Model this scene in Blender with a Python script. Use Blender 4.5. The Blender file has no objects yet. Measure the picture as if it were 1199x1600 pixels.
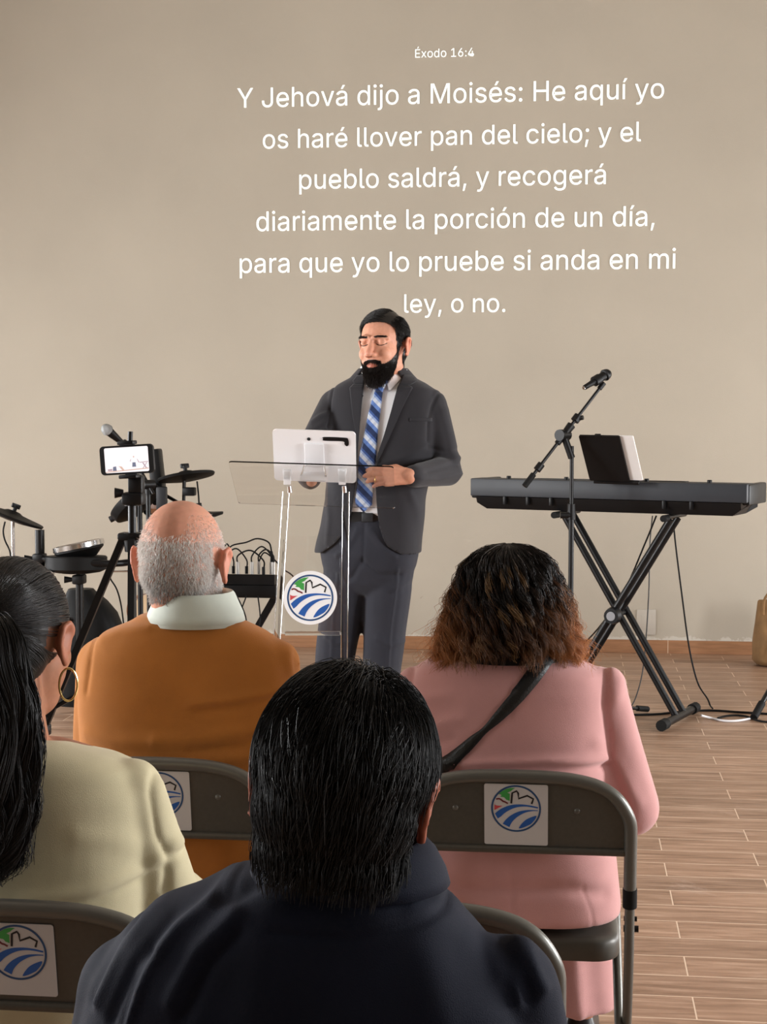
import bpy, bmesh, math, random, json
import numpy as np
from mathutils import Vector, Matrix
from mathutils.bvhtree import BVHTree
from mathutils.geometry import tessellate_polygon

rng = np.random.default_rng(7)
random.seed(7)
SC = bpy.context.scene
COL = SC.collection
PI = math.pi

# ------------------------------------------------------------------ camera
FPX, CAMH = 2490.0, 1.46
PITCH = math.radians(3.562)
YAW = math.atan(0.117)
cam_data = bpy.data.cameras.new('camera')
cam_data.sensor_fit = 'AUTO'; cam_data.sensor_width = 36.0
cam_data.lens = FPX / 1600 * 36.0
cam_data.clip_start = 0.05; cam_data.clip_end = 60
cam = bpy.data.objects.new('camera', cam_data); COL.objects.link(cam)
cam.location = (0, 0, CAMH); cam.rotation_euler = (PI/2 - PITCH, 0, YAW)
SC.camera = cam
FWD = Vector((-math.sin(YAW), math.cos(YAW), 0)); RGT = Vector((math.cos(YAW), math.sin(YAW), 0))

def ray(px, py):
    u, v = (px - 599.5)/FPX, (800 - py)/FPX
    return u, math.cos(PITCH) + v*math.sin(PITCH), -math.sin(PITCH) + v*math.cos(PITCH)
def W(px, py, d):                      # point at horizontal depth d from the viewpoint
    u, h, z = ray(px, py); k = d/h
    return RGT*(u*k) + FWD*d + Vector((0, 0, CAMH + z*k))
def dirW(px, py):
    u, h, z = ray(px, py)
    return RGT*u + FWD*h + Vector((0, 0, z))
def WF(px, py, z=0.0):                 # point on a horizontal plane
    D = dirW(px, py); return Vector((0, 0, CAMH)) + D*((z - CAMH)/D.z)
def WY(px, py, y):                     # point on a plane parallel to the stage wall
    D = dirW(px, py); return Vector((0, 0, CAMH)) + D*(y/D.y)

# ------------------------------------------------------------------ materials
def mat(name, col, rough=.5, metal=0, spec=.5, noise=0, nscale=30, bump=0, bscale=60, stretch=(1,1,1), coords='Object', sheen=0, sss=0, coat=0, vcol=None, trans=0, ior=1.45, emit=None, estr=0):
    m = bpy.data.materials.new(name); m.use_nodes = True
    nt = m.node_tree; N = nt.nodes; L = nt.links; b = N['Principled BSDF']
    b.inputs['Base Color'].default_value = (*col, 1); b.inputs['Roughness'].default_value = rough
    b.inputs['Metallic'].default_value = metal; b.inputs['Specular IOR Level'].default_value = spec
    b.inputs['Sheen Weight'].default_value = sheen; b.inputs['Coat Weight'].default_value = coat
    b.inputs['Transmission Weight'].default_value = trans; b.inputs['IOR'].default_value = ior
    if sss:
        b.inputs['Subsurface Weight'].default_value = sss; b.inputs['Subsurface Scale'].default_value = .006
        b.inputs['Subsurface Radius'].default_value = (1, .3, .15)
    if emit:
        b.inputs['Emission Color'].default_value = (*emit, 1); b.inputs['Emission Strength'].default_value = estr
    src = None
    if vcol:
        a = N.new('ShaderNodeVertexColor'); a.layer_name = vcol; src = a.outputs['Color']
        L.new(src, b.inputs['Base Color'])
    if noise or bump:
        tc = N.new('ShaderNodeTexCoord'); mp = N.new('ShaderNodeMapping'); mp.inputs['Scale'].default_value = stretch
        L.new(tc.outputs[coords], mp.inputs['Vector'])
    if noise:
        n = N.new('ShaderNodeTexNoise'); n.inputs['Scale'].default_value = nscale; n.inputs['Detail'].default_value = 4
        L.new(mp.outputs[0], n.inputs['Vector'])
        r = N.new('ShaderNodeMapRange'); r.inputs['From Min'].default_value = .3; r.inputs['From Max'].default_value = .7
        r.inputs['To Min'].default_value = 1-noise; r.inputs['To Max'].default_value = 1+noise
        L.new(n.outputs['Fac'], r.inputs['Value'])
        mx = N.new('ShaderNodeMix'); mx.data_type = 'RGBA'; mx.blend_type = 'MULTIPLY'; mx.inputs['Factor'].default_value = 1
        if src: L.new(src, mx.inputs[6])
        else: mx.inputs[6].default_value = (*col, 1)
        L.new(r.outputs[0], mx.inputs[7]); L.new(mx.outputs[2], b.inputs['Base Color'])
    if bump:
        n2 = N.new('ShaderNodeTexNoise'); n2.inputs['Scale'].default_value = bscale; n2.inputs['Detail'].default_value = 3
        L.new(mp.outputs[0], n2.inputs['Vector'])
        bp = N.new('ShaderNodeBump'); bp.inputs['Strength'].default_value = bump; bp.inputs['Distance'].default_value = .004
        L.new(n2.outputs['Fac'], bp.inputs['Height']); L.new(bp.outputs[0], b.inputs['Normal'])
    return m
def srgb(r, g, b):
    f = lambda c: (c/255/12.92) if c/255 <= .04045 else ((c/255 + .055)/1.055)**2.4
    return (f(r), f(g), f(b))

M = {}
M['black'] = mat('black plastic', (.005, .005, .0055), .42, spec=.3)
M['black_metal'] = mat('black metal', (.005, .005, .0055), .35, spec=.35)
M['rubber'] = mat('black rubber', (.006, .006, .006), .7, spec=.25)
M['chrome'] = mat('chrome', (.75, .75, .76), .18, 1)
M['grille'] = mat('steel grille', (.33, .34, .34), .4, .8, bump=.8, bscale=600)
M['dark_grey'] = mat('dark grey plastic', (.022, .023, .026), .45, spec=.35)
M['white_plastic'] = mat('white plastic', (.8, .8, .82), .35)
M['paper'] = mat('paper', (.78, .76, .74), .8)
M['pad'] = mat('black rubber pad', (.004, .004, .004), .55, spec=.25)
M['gold'] = mat('gold', (.85, .62, .25), .2, 1)
M['chair'] = mat('grey painted steel', srgb(86, 83, 76), .38, .25, noise=.06, nscale=120)
M['chair_tube'] = mat('grey steel tube', srgb(104, 103, 97), .33, .35)
M['seatgrey'] = mat('grey painted seat', srgb(80, 77, 71), .4, .2)
M['acrylic'] = mat('clear acrylic', (.97, .98, .98), .02, 0, trans=1, ior=1.3)

# ------------------------------------------------------------------ mesh builder
class MB:
    def __init__(s): s.v = []; s.f = []; s.m = []
    def add(s, vs, fs, m=0, T=None):
        b = len(s.v)
        s.v += [tuple((T @ Vector(v)) if T else v) for v in vs]
        s.f += [tuple(b+i for i in f) for f in fs]; s.m += [m]*len(fs)
        return s
    def box(s, c, size, m=0, rot=None, bev=0, T=None, seg=2):
        bm = bmesh.new(); bmesh.ops.create_cube(bm, size=1)
        for v in bm.verts: v.co = Vector((v.co.x*size[0], v.co.y*size[1], v.co.z*size[2]))
        if bev: bmesh.ops.bevel(bm, geom=bm.edges[:], offset=bev, segments=seg, affect='EDGES', profile=.5)
        R = (rot if isinstance(rot, Matrix) else Matrix.Identity(3))
        bm.verts.index_update()
        vs = [R @ v.co + Vector(c) for v in bm.verts]; fs = [[v.index for v in f.verts] for f in bm.faces]
        bm.free(); return s.add(vs, fs, m, T)
    def tube(s, pts, r, m=0, n=10, closed=False, T=None, flat=None):
        P = [Vector(p) for p in pts]; K = len(P)
        R = r if hasattr(r, '__len__') else [r]*K
        vs, fs = [], []; ref = None
        for i in range(K):
            if closed: t = P[(i+1) % K] - P[i-1]
            else: t = P[min(i+1, K-1)] - P[max(i-1, 0)]
            t = t.normalized() if t.length > 1e-9 else Vector((0, 0, 1))
            if ref is None: ref = t.orthogonal().normalized() if flat is None else Vector(flat)
            ref = (ref - t*ref.dot(t)); ref = ref.normalized() if ref.length > 1e-6 else t.orthogonal().normalized()
            b = t.cross(ref)
            for k in range(n):
                a = 2*PI*k/n; vs.append(P[i] + (ref*math.cos(a) + b*math.sin(a))*R[i])
        seg = K if closed else K-1
        for i in range(seg):
            j = (i+1) % K
            for k in range(n):
                l = (k+1) % n; fs.append((i*n+k, i*n+l, j*n+l, j*n+k))
        if not closed:
            fs.append(tuple(reversed(range(n)))); fs.append(tuple((K-1)*n+k for k in range(n)))
        return s.add(vs, fs, m, T)
    def lathe(s, prof, m=0, n=24, T=None):
        vs, fs = [], []
        for r, z in prof:
            for k in range(n):
                a = 2*PI*k/n; vs.append((r*math.cos(a), r*math.sin(a), z))
        for i in range(len(prof)-1):
            for k in range(n):
                l = (k+1) % n; fs.append((i*n+k, i*n+l, (i+1)*n+l, (i+1)*n+k))
        fs.append(tuple(reversed(range(n)))); fs.append(tuple((len(prof)-1)*n+k for k in range(n)))
        return s.add(vs, fs, m, T)
    def rc(s, p0, r0, p1, r1, m=0, n=16, T=None):          # tapered capsule
        p0, p1 = Vector(p0), Vector(p1); d = p1-p0; L = d.length
        if L < 1e-6: d = Vector((0, 0, 1)); L = 1e-6
        z = d.normalized(); x = z.orthogonal().normalized(); y = z.cross(x)
        prof = [(r0*math.sin(a), -r0*math.cos(a)) for a in (.02, .4, .8, 1.2, PI/2)] + [(r1*math.cos(a), L + r1*math.sin(a)) for a in (0, .4, .8, 1.2, PI/2-.02)]
        Q = Matrix((x, y, z)).transposed().to_4x4(); Q.translation = p0
        return s.lathe(prof, m, n, (T @ Q) if T else Q)
    def chain(s, pts, rs, m=0, n=16, T=None):
        for i in range(len(pts)-1): s.rc(pts[i], rs[i], pts[i+1], rs[i+1], m, n, T)
        return s
    def ell(s, c, r, m=0, rot=None, T=None, n=24, k=14):
        prof = [(math.sin(a), -math.cos(a)) for a in np.linspace(.02, PI-.02, k)]
        S = Matrix.Diagonal((r[0], r[1], r[2], 1))
        Q = Matrix.Translation(Vector(c)) @ (rot.to_4x4() if rot else Matrix.Identity(4)) @ S
        return s.lathe(prof, m, n, (T @ Q) if T else Q)
    def loft(s, rings, m=0, T=None, caps=True):
        n = len(rings[0]); vs = [p for r in rings for p in r]; fs = []
        for i in range(len(rings)-1):
            for k in range(n):
                l = (k+1) % n; fs.append((i*n+k, i*n+l, (i+1)*n+l, (i+1)*n+k))
        if caps: fs.append(tuple(reversed(range(n)))); fs.append(tuple((len(rings)-1)*n+k for k in range(n)))
        return s.add(vs, fs, m, T)
    def prism(s, poly, z0, z1, m=0, T=None):               # polygon in xy extruded along z
        n = len(poly); vs = [(x, y, z0) for x, y in poly] + [(x, y, z1) for x, y in poly]
        tri = tessellate_polygon([[Vector((x, y, 0)) for x, y in poly]])
        fs = []
        for t in tri:
            a = [Vector((*poly[i], 0)) for i in t]
            t = tuple(t) if (a[1]-a[0]).cross(a[2]-a[0]).z > 0 else tuple(reversed(t))
            fs.append(tuple(n+i for i in t)); fs.append(tuple(reversed(t)))
        area = sum(poly[i][0]*poly[(i+1) % n][1] - poly[(i+1) % n][0]*poly[i][1] for i in range(n))
        for i in range(n):
            j = (i+1) % n
            fs.append((i, j, n+j, n+i) if area > 0 else (j, i, n+i, n+j))
        return s.add(vs, fs, m, T)
    def mesh(s, name):
        me = bpy.data.meshes.new(name); me.from_pydata(s.v, [], s.f)
        if any(s.m): me.polygons.foreach_set('material_index', s.m)
        me.update(); return me

def ring(z, a, b, xc=0, yc=0, n=40, e=2.4, tilt=0):
    out = []
    for k in range(n):
        t = 2*PI*k/n; c, q = math.cos(t), math.sin(t)
        x = a*math.copysign(abs(c)**(2/e), c); y = b*math.copysign(abs(q)**(2/e), q)
        out.append((xc + x, yc + y, z + tilt*y))
    return out

def link(name, me, mats, parent=None, smooth=True, angle=40):
    for m in (mats if isinstance(mats, (list, tuple)) else [mats]): me.materials.append(M[m] if isinstance(m, str) else m)
    if smooth:
        me.polygons.foreach_set('use_smooth', [True]*len(me.polygons))
        if angle: me.set_sharp_from_angle(angle=math.radians(angle))
    o = bpy.data.objects.new(name, me); COL.objects.link(o)
    if parent is not None: o.parent = parent
    return o
def obj(name, mb, mats, parent=None, smooth=True, angle=40): return link(name, mb.mesh(name), mats, parent, smooth, angle)
def tag(o, label=None, cat=None, group=None, kind=None):
    if label: o['label'] = label
    if cat: o['category'] = cat
    if group: o['group'] = group
    if kind: o['kind'] = kind
    return o
def thing(name, label, cat, loc=(0,0,0), rz=0, group=None):
    o = bpy.data.objects.new(name, None); COL.objects.link(o); o.empty_display_size = .1
    o.location = loc; o.rotation_euler = (0, 0, rz)
    return tag(o, label, cat, group)
def inv(o): return o.matrix_basis.inverted()
def struct(name, mb, m, smooth=False): return tag(obj(name, mb, m, None, smooth), kind='structure')

def remesh(mb, vox, smooth=6, fac=.5):
    me = mb.mesh('tmp'); o = bpy.data.objects.new('tmp', me); COL.objects.link(o)
    r = o.modifiers.new('r', 'REMESH'); r.mode = 'VOXEL'; r.voxel_size = vox
    if smooth:
        q = o.modifiers.new('s', 'SMOOTH'); q.factor = fac; q.iterations = smooth
    dg = bpy.context.evaluated_depsgraph_get()
    out = bpy.data.meshes.new_from_object(o.evaluated_get(dg)); bpy.data.objects.remove(o); bpy.data.meshes.remove(me)
    return out
def co(me):
    a = np.empty(len(me.vertices)*3); me.vertices.foreach_get('co', a); return a.reshape(-1, 3)
def no(me):
    a = np.empty(len(me.vertices)*3); me.vertex_normals.foreach_get('vector', a); return a.reshape(-1, 3)
def setco(me, a): me.vertices.foreach_set('co', np.ascontiguousarray(a, dtype=np.float64).ravel()); me.update()
def segdist(P, pl):                    # distance of points to a polyline
    best = np.full(len(P), 1e9)
    for a, b in zip(pl[:-1], pl[1:]):
        a = np.array(a, float); b = np.array(b, float); d = b-a
        t = np.clip(((P-a) @ d)/max(d @ d, 1e-12), 0, 1)
        best = np.minimum(best, np.linalg.norm(P - (a + t[:, None]*d), axis=1))
    return best
def creases(me, items):                # items: (polyline, width, height): gaussian ridges (+) or folds (-) along the normal
    P, N = co(me), no(me); off = np.zeros(len(P))
    for pl, w, h in items:
        d = segdist(P, pl); off += h*np.exp(-(d/w)**2)
    setco(me, P + N*off[:, None]); return me
def wobble(me, amp, freq, seed=0):
    P, N = co(me), no(me); r = np.random.default_rng(seed); off = np.zeros(len(P))
    for k in range(7):
        d = r.normal(size=3); d /= np.linalg.norm(d); f = freq*(.6 + 1.2*r.random())
        off += np.sin(P @ d*f + r.random()*7 + 1.3*np.sin(P @ r.normal(size=3)*f*.5))
    setco(me, P + N*(off/7*amp)[:, None]); return me
def vcolor(me, cols, name='col'):      # per-vertex colours
    a = me.color_attributes.new(name, 'FLOAT_COLOR', 'POINT')
    d = np.ones((len(me.vertices), 4)); d[:, :3] = cols; a.data.foreach_set('color', d.ravel())
def bvh_of(me): return BVHTree.FromPolygons([v.co for v in me.vertices], [tuple(p.vertices) for p in me.polygons])

def strand_mesh(P, r0, r1, C=None, name='hair', base=None, basecol=None, pw=1.0):
    """P: N x K x 3 paths -> one mesh of tapered three-sided tubes; C: N x K x 3 colours; base: optional (verts, faces)."""
    N, K, _ = P.shape
    T = np.gradient(P, axis=1); T /= np.linalg.norm(T, axis=2, keepdims=True) + 1e-9
    ref = np.array([.31, .87, .39]); A = np.cross(T, ref); A /= np.linalg.norm(A, axis=2, keepdims=True) + 1e-9
    B = np.cross(T, A)
    t = np.linspace(0, 1, K)**pw; ra_, rb_ = (np.asarray(r_, float).reshape(-1, 1) for r_ in (r0, r1)); R = (ra_*(1-t) + rb_*t)[:, :, None]
    V = np.stack([P + R*(math.cos(a)*A + math.sin(a)*B) for a in (0, 2*PI/3, 4*PI/3)], axis=2).reshape(-1, 3)
    idx = np.arange(N*K*3).reshape(N, K, 3); q = []
    for k in range(3):
        l = (k+1) % 3
        q.append(np.stack([idx[:, :-1, k], idx[:, :-1, l], idx[:, 1:, l], idx[:, 1:, k]], axis=-1).reshape(-1, 4))
    q = np.concatenate(q); nb = 0
    cols = np.repeat(C.reshape(N*K, 1, 3), 3, axis=1).reshape(-1, 3) if C is not None else None
    bv, bf = base if base else (np.zeros((0, 3)), [])
    V2 = np.concatenate([V, np.asarray(bv, float).reshape(-1, 3)]); nb = len(V)
    me = bpy.data.meshes.new(name)
    nf = len(q); lens = [len(f) for f in bf]; tot = nf*4 + sum(lens)
    me.vertices.add(len(V2)); me.vertices.foreach_set('co', V2.ravel())
    me.loops.add(tot); li = np.concatenate([q.ravel(), np.array([nb+i for f in bf for i in f], dtype=np.int64)]) if bf else q.ravel()
    me.loops.foreach_set('vertex_index', li.astype(np.int32))
    st = np.concatenate([np.arange(nf)*4, nf*4 + np.cumsum([0]+lens[:-1])]) if bf else np.arange(nf)*4
    me.polygons.add(nf + len(bf)); me.polygons.foreach_set('loop_start', st.astype(np.int32))
    me.update(calc_edges=True); me.validate()
    if C is not None:
        if nb < len(V2):
            bc = np.asarray(basecol, float); bc = np.tile(bc, (len(V2)-nb, 1)) if bc.ndim == 1 else bc
            cols = np.concatenate([cols, bc])
        vcolor(me, cols)
    return me
def sample_faces(me, mask, n, seed=1):
    """n random points (and normals) on faces of me whose centre satisfies mask(centres, normals)."""
    me.calc_loop_triangles(); P = co(me); NN = no(me)
    t = np.empty(len(me.loop_triangles)*3, dtype=np.int32); me.loop_triangles.foreach_get('vertices', t); t = t.reshape(-1, 3)
    c = P[t].mean(1); nn = NN[t].mean(1); k = mask(c, nn); t = t[k]
    ar = np.linalg.norm(np.cross(P[t[:, 1]]-P[t[:, 0]], P[t[:, 2]]-P[t[:, 0]]), axis=1); r = np.random.default_rng(seed)
    i = r.choice(len(t), size=n, p=ar/ar.sum()); u, v = r.random(n), r.random(n); f = u+v > 1; u[f], v[f] = 1-u[f], 1-v[f]
    w = 1-u-v; g = t[i]
    pts = P[g[:, 0]]*w[:, None] + P[g[:, 1]]*u[:, None] + P[g[:, 2]]*v[:, None]
    nr = NN[g[:, 0]]*w[:, None] + NN[g[:, 1]]*u[:, None] + NN[g[:, 2]]*v[:, None]
    return pts, nr/(np.linalg.norm(nr, axis=1, keepdims=True)+1e-9)
def cap_faces(me, mask, off):
    P, NN = co(me), no(me); fs = []
    cen = np.array([p.center for p in me.polygons]); nr = np.array([p.normal for p in me.polygons]); k = mask(cen, nr)
    fs = [tuple(me.polygons[i].vertices) for i in np.nonzero(k)[0]]
    used = sorted({i for f in fs for i in f}); mp = {i: j for j, i in enumerate(used)}
    o = off(P[used]) if callable(off) else off
    V = P[used] + NN[used]*(np.asarray(o)[..., None] if callable(off) else o)
    return V, [tuple(mp[i] for i in f) for f in fs]
def comb(bvh, roots, flow, K, step, height):
    """grow strands over a surface: flow(P, N, k) gives directions, height(k) the distance kept from the surface."""
    n = len(roots); out = np.zeros((n, K, 3)); p = roots.copy(); step = np.broadcast_to(step, (n,))
    for k in range(K):
        S = np.zeros((n, 3)); NN = np.zeros((n, 3))
        for i in range(n):
            l, nr, _, _ = bvh.find_nearest(Vector(p[i])); S[i] = l; NN[i] = nr
        h = height(k); h = np.broadcast_to(h, (n,))
        q = S + NN*h[:, None]
        out[:, k] = q
        d = flow(q, NN, k); d = d - NN*np.sum(d*NN, axis=1, keepdims=True); d /= np.linalg.norm(d, axis=1, keepdims=True)+1e-9
        p = q + d*step[:, None]
    return out
def smooth_pts(pts, n=6, closed=False):
    P = [Vector(p) for p in pts]; out = []; K = len(P)
    rngk = range(K) if closed else range(K-1)
    for i in rngk:
        a, b, c, d = (P[(i-1) % K], P[i], P[(i+1) % K], P[(i+2) % K]) if closed else (P[max(i-1, 0)], P[i], P[i+1], P[min(i+2, K-1)])
        for k in range(n):
            t = k/n
            out.append(.5*((2*b) + (c-a)*t + (2*a-5*b+4*c-d)*t*t + (3*b-a-3*c+d)*t*t*t))
    if not closed: out.append(P[-1])
    return out

# ------------------------------------------------------------------ room
WALLY = 9.76; XL, XR, YB, ZC = -5.2, 4.2, -5.0, 4.6

def wall_mat():
    m = mat('beige wall paint', srgb(176, 167, 152), .75, spec=.25, noise=.035, nscale=1.6, bump=.12, bscale=240)
    nt = m.node_tree; N = nt.nodes; L = nt.links; b = N['Principled BSDF']
    src = b.inputs['Base Color'].links[0].from_socket
    tc = N.new('ShaderNodeTexCoord'); sp = N.new('ShaderNodeSeparateXYZ'); L.new(tc.outputs['Object'], sp.inputs[0])
    n = N.new('ShaderNodeTexNoise'); n.inputs['Scale'].default_value = 9; n.inputs['Detail'].default_value = 6; n.inputs['Roughness'].default_value = .7
    L.new(tc.outputs['Object'], n.inputs['Vector'])
    # chipped plaster close to the baseboard
    h = N.new('ShaderNodeMapRange'); h.inputs['From Min'].default_value = .08; h.inputs['From Max'].default_value = .16; h.inputs['To Min'].default_value = .22; h.inputs['To Max'].default_value = -.25
    L.new(sp.outputs['Z'], h.inputs['Value'])
    ad = N.new('ShaderNodeMath'); ad.operation = 'ADD'; L.new(n.outputs['Fac'], ad.inputs[0]); L.new(h.outputs[0], ad.inputs[1])
    st = N.new('ShaderNodeMapRange'); st.inputs['From Min'].default_value = .64; st.inputs['From Max'].default_value = .70; L.new(ad.outputs[0], st.inputs['Value'])
    mx = N.new('ShaderNodeMix'); mx.data_type = 'RGBA'; L.new(st.outputs[0], mx.inputs['Factor']); L.new(src, mx.inputs[6]); mx.inputs[7].default_value = (*srgb(196, 190, 178), 1)
    # small dark scuffs, lower half of the wall
    n2 = N.new('ShaderNodeTexNoise'); n2.inputs['Scale'].default_value = 7.5; n2.inputs['Detail'].default_value = 5; n2.inputs['Roughness'].default_value = .65
    mp = N.new('ShaderNodeMapping'); mp.inputs['Location'].default_value = (3.1, 0, 7.7); L.new(tc.outputs['Object'], mp.inputs[0]); L.new(mp.outputs[0], n2.inputs['Vector'])
    h2 = N.new('ShaderNodeMapRange'); h2.inputs['From Min'].default_value = .1; h2.inputs['From Max'].default_value = 1.0; h2.inputs['To Min'].default_value = .03; h2.inputs['To Max'].default_value = -.12
    L.new(sp.outputs['Z'], h2.inputs['Value'])
    a2 = N.new('ShaderNodeMath'); a2.operation = 'ADD'; L.new(n2.outputs['Fac'], a2.inputs[0]); L.new(h2.outputs[0], a2.inputs[1])
    s2 = N.new('ShaderNodeMapRange'); s2.inputs['From Min'].default_value = .70; s2.inputs['From Max'].default_value = .76; s2.inputs['To Max'].default_value = .5; L.new(a2.outputs[0], s2.inputs['Value'])
    m2 = N.new('ShaderNodeMix'); m2.data_type = 'RGBA'; L.new(s2.outputs[0], m2.inputs['Factor']); L.new(mx.outputs[2], m2.inputs[6]); m2.inputs[7].default_value = (*srgb(120, 110, 100), 1)
    L.new(m2.outputs[2], b.inputs['Base Color']); return m
M['wall'] = wall_mat()
M['side_wall'] = mat('side wall paint', srgb(186, 178, 164), .8, noise=.03, nscale=2)
M['ceiling'] = mat('ceiling paint', srgb(165, 156, 144), .85)
M['rear'] = mat('rear wall paint', srgb(150, 138, 122), .85)

TW, TL = .15, .6
def floor_mat():
    m = bpy.data.materials.new('wood-look floor tile'); m.use_nodes = True
    nt = m.node_tree; N = nt.nodes; L = nt.links; b = N['Principled BSDF']
    tc = N.new('ShaderNodeTexCoord'); mp = N.new('ShaderNodeMapping')
    j = WF(1057, 1437); r0 = WF(1030.5, 1310)
    mp.inputs['Location'].default_value = (-(j.x % TL), -(r0.y % TW), 0)
    L.new(tc.outputs['Object'], mp.inputs[0])
    br = N.new('ShaderNodeTexBrick'); br.offset = .5; br.offset_frequency = 2
    br.inputs['Scale'].default_value = 1; br.inputs['Mortar Size'].default_value = .0022; br.inputs['Mortar Smooth'].default_value = .3
    br.inputs['Brick Width'].default_value = TL; br.inputs['Row Height'].default_value = TW; br.inputs['Bias'].default_value = 0
    br.inputs['Color1'].default_value = (.0, .0, .0, 1); br.inputs['Color2'].default_value = (1, 1, 1, 1); br.inputs['Mortar'].default_value = (.5, .5, .5, 1)
    L.new(mp.outputs[0], br.inputs['Vector'])
    # grain: stretched noise, shifted per tile
    ad = N.new('ShaderNodeVectorMath'); ad.operation = 'MULTIPLY_ADD'; L.new(br.outputs['Color'], ad.inputs[0]); ad.inputs[1].default_value = (13, 31, 17); L.new(tc.outputs['Object'], ad.inputs[2])
    ms = N.new('ShaderNodeMapping'); ms.inputs['Scale'].default_value = (2.2, 26, 1); L.new(ad.outputs[0], ms.inputs[0])
    n = N.new('ShaderNodeTexNoise'); n.inputs['Scale'].default_value = 1.6; n.inputs['Detail'].default_value = 7; n.inputs['Roughness'].default_value = .6; n.inputs['Distortion'].default_value = .6
    L.new(ms.outputs[0], n.inputs['Vector'])
    cr = N.new('ShaderNodeValToRGB'); e = cr.color_ramp.elements
    e[0].position = .30; e[0].color = (*srgb(128, 98, 76), 1); e[1].position = .72; e[1].color = (*srgb(190, 158, 134), 1)
    e2 = e.new(.5); e2.color = (*srgb(160, 127, 103), 1)
    L.new(n.outputs['Fac'], cr.inputs[0])
    # tile to tile variation
    hs = N.new('ShaderNodeHueSaturation'); mr = N.new('ShaderNodeMapRange'); mr.inputs['To Min'].default_value = .80; mr.inputs['To Max'].default_value = 1.04
    L.new(br.outputs['Color'], mr.inputs['Value']); L.new(mr.outputs[0], hs.inputs['Value']); L.new(cr.outputs[0], hs.inputs['Color'])
    # worn pale patches
    wn = N.new('ShaderNodeTexNoise'); wn.inputs['Scale'].default_value = 2.4; wn.inputs['Detail'].default_value = 8; wn.inputs['Roughness'].default_value = .75; wn.inputs['Distortion'].default_value = 1.2
    L.new(tc.outputs['Object'], wn.inputs['Vector'])
    wr = N.new('ShaderNodeMapRange'); wr.inputs['From Min'].default_value = .58; wr.inputs['From Max'].default_value = .75; wr.inputs['To Max'].default_value = .45; L.new(wn.outputs['Fac'], wr.inputs['Value'])
    wm = N.new('ShaderNodeMix'); wm.data_type = 'RGBA'; L.new(wr.outputs[0], wm.inputs['Factor']); L.new(hs.outputs[0], wm.inputs[6]); wm.inputs[7].default_value = (*srgb(200, 178, 162), 1)
    gm = N.new('ShaderNodeMix'); gm.data_type = 'RGBA'; L.new(br.outputs['Fac'], gm.inputs['Factor']); L.new(wm.outputs[2], gm.inputs[6]); gm.inputs[7].default_value = (*srgb(214, 190, 166), 1)
    L.new(gm.outputs[2], b.inputs['Base Color'])
    b.inputs['Roughness'].default_value = .42; b.inputs['Specular IOR Level'].default_value = .4
    bp = N.new('ShaderNodeBump'); bp.inputs['Strength'].default_value = .15; bp.inputs['Distance'].default_value = .002; L.new(n.outputs['Fac'], bp.inputs['Height']); L.new(bp.outputs[0], b.inputs['Normal'])
    return m
M['floor'] = floor_mat()
def base_mat():
    m = mat('brown baseboard tile', srgb(150, 108, 76), .5, noise=.16, nscale=3, stretch=(2.5, 1, 22))
    nt = m.node_tree; N = nt.nodes; L = nt.links; b = N['Principled BSDF']; src = b.inputs['Base Color'].links[0].from_socket
    tc = N.new('ShaderNodeTexCoord'); sp = N.new('ShaderNodeSeparateXYZ'); L.new(tc.outputs['Object'], sp.inputs[0])
    md = N.new('ShaderNodeMath'); md.operation = 'PINGPONG'; md.inputs[1].default_value = .3; L.new(sp.outputs['X'], md.inputs[0])
    lt = N.new('ShaderNodeMath'); lt.operation = 'LESS_THAN'; lt.inputs[1].default_value = .0025; L.new(md.outputs[0], lt.inputs[0])
    mx = N.new('ShaderNodeMix'); mx.data_type = 'RGBA'; L.new(lt.outputs[0], mx.inputs['Factor']); L.new(src, mx.inputs[6]); mx.inputs[7].default_value = (*srgb(196, 168, 142), 1)
    L.new(mx.outputs[2], b.inputs['Base Color']); return m
M['baseboard'] = base_mat()

cx, cy = (XL+XR)/2, (YB+WALLY)/2
struct('floor', MB().box((cx, cy, -.05), (XR-XL+.4, WALLY-YB+.4, .1)), 'floor')
struct('ceiling', MB().box((cx, cy, ZC+.05), (XR-XL+.4, WALLY-YB+.4, .1)), 'ceiling')
struct('wall_front', MB().box((cx, WALLY+.1, ZC/2), (XR-XL+.4, .2, ZC)), 'wall')
struct('wall_rear', MB().box((cx, YB-.1, ZC/2), (XR-XL+.4, .2, ZC)), 'rear')
struct('baseboard_front', MB().box((cx, WALLY-.006, .04), (XR-XL, .012, .08), bev=.002), 'baseboard')
M['window_frame'] = mat('white window frame', (.7, .7, .7), .4)
M['glass'] = mat('window glass', (1, 1, 1), 0, trans=1, ior=1.02)
def side_wall(name, x, out, openings):
    mb = MB(); y0 = YB
    for a, b, z0, z1 in openings:
        mb.box((x+out*.1, (y0+a)/2, ZC/2), (.2, a-y0, ZC))
        if z0 > 0: mb.box((x+out*.1, (a+b)/2, z0/2), (.2, b-a, z0))
        mb.box((x+out*.1, (a+b)/2, (z1+ZC)/2), (.2, b-a, ZC-z1)); y0 = b
    mb.box((x+out*.1, (y0+WALLY)/2, ZC/2), (.2, WALLY-y0, ZC))
    struct(name, mb, 'side_wall')
    return openings
wn = [0]
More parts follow.
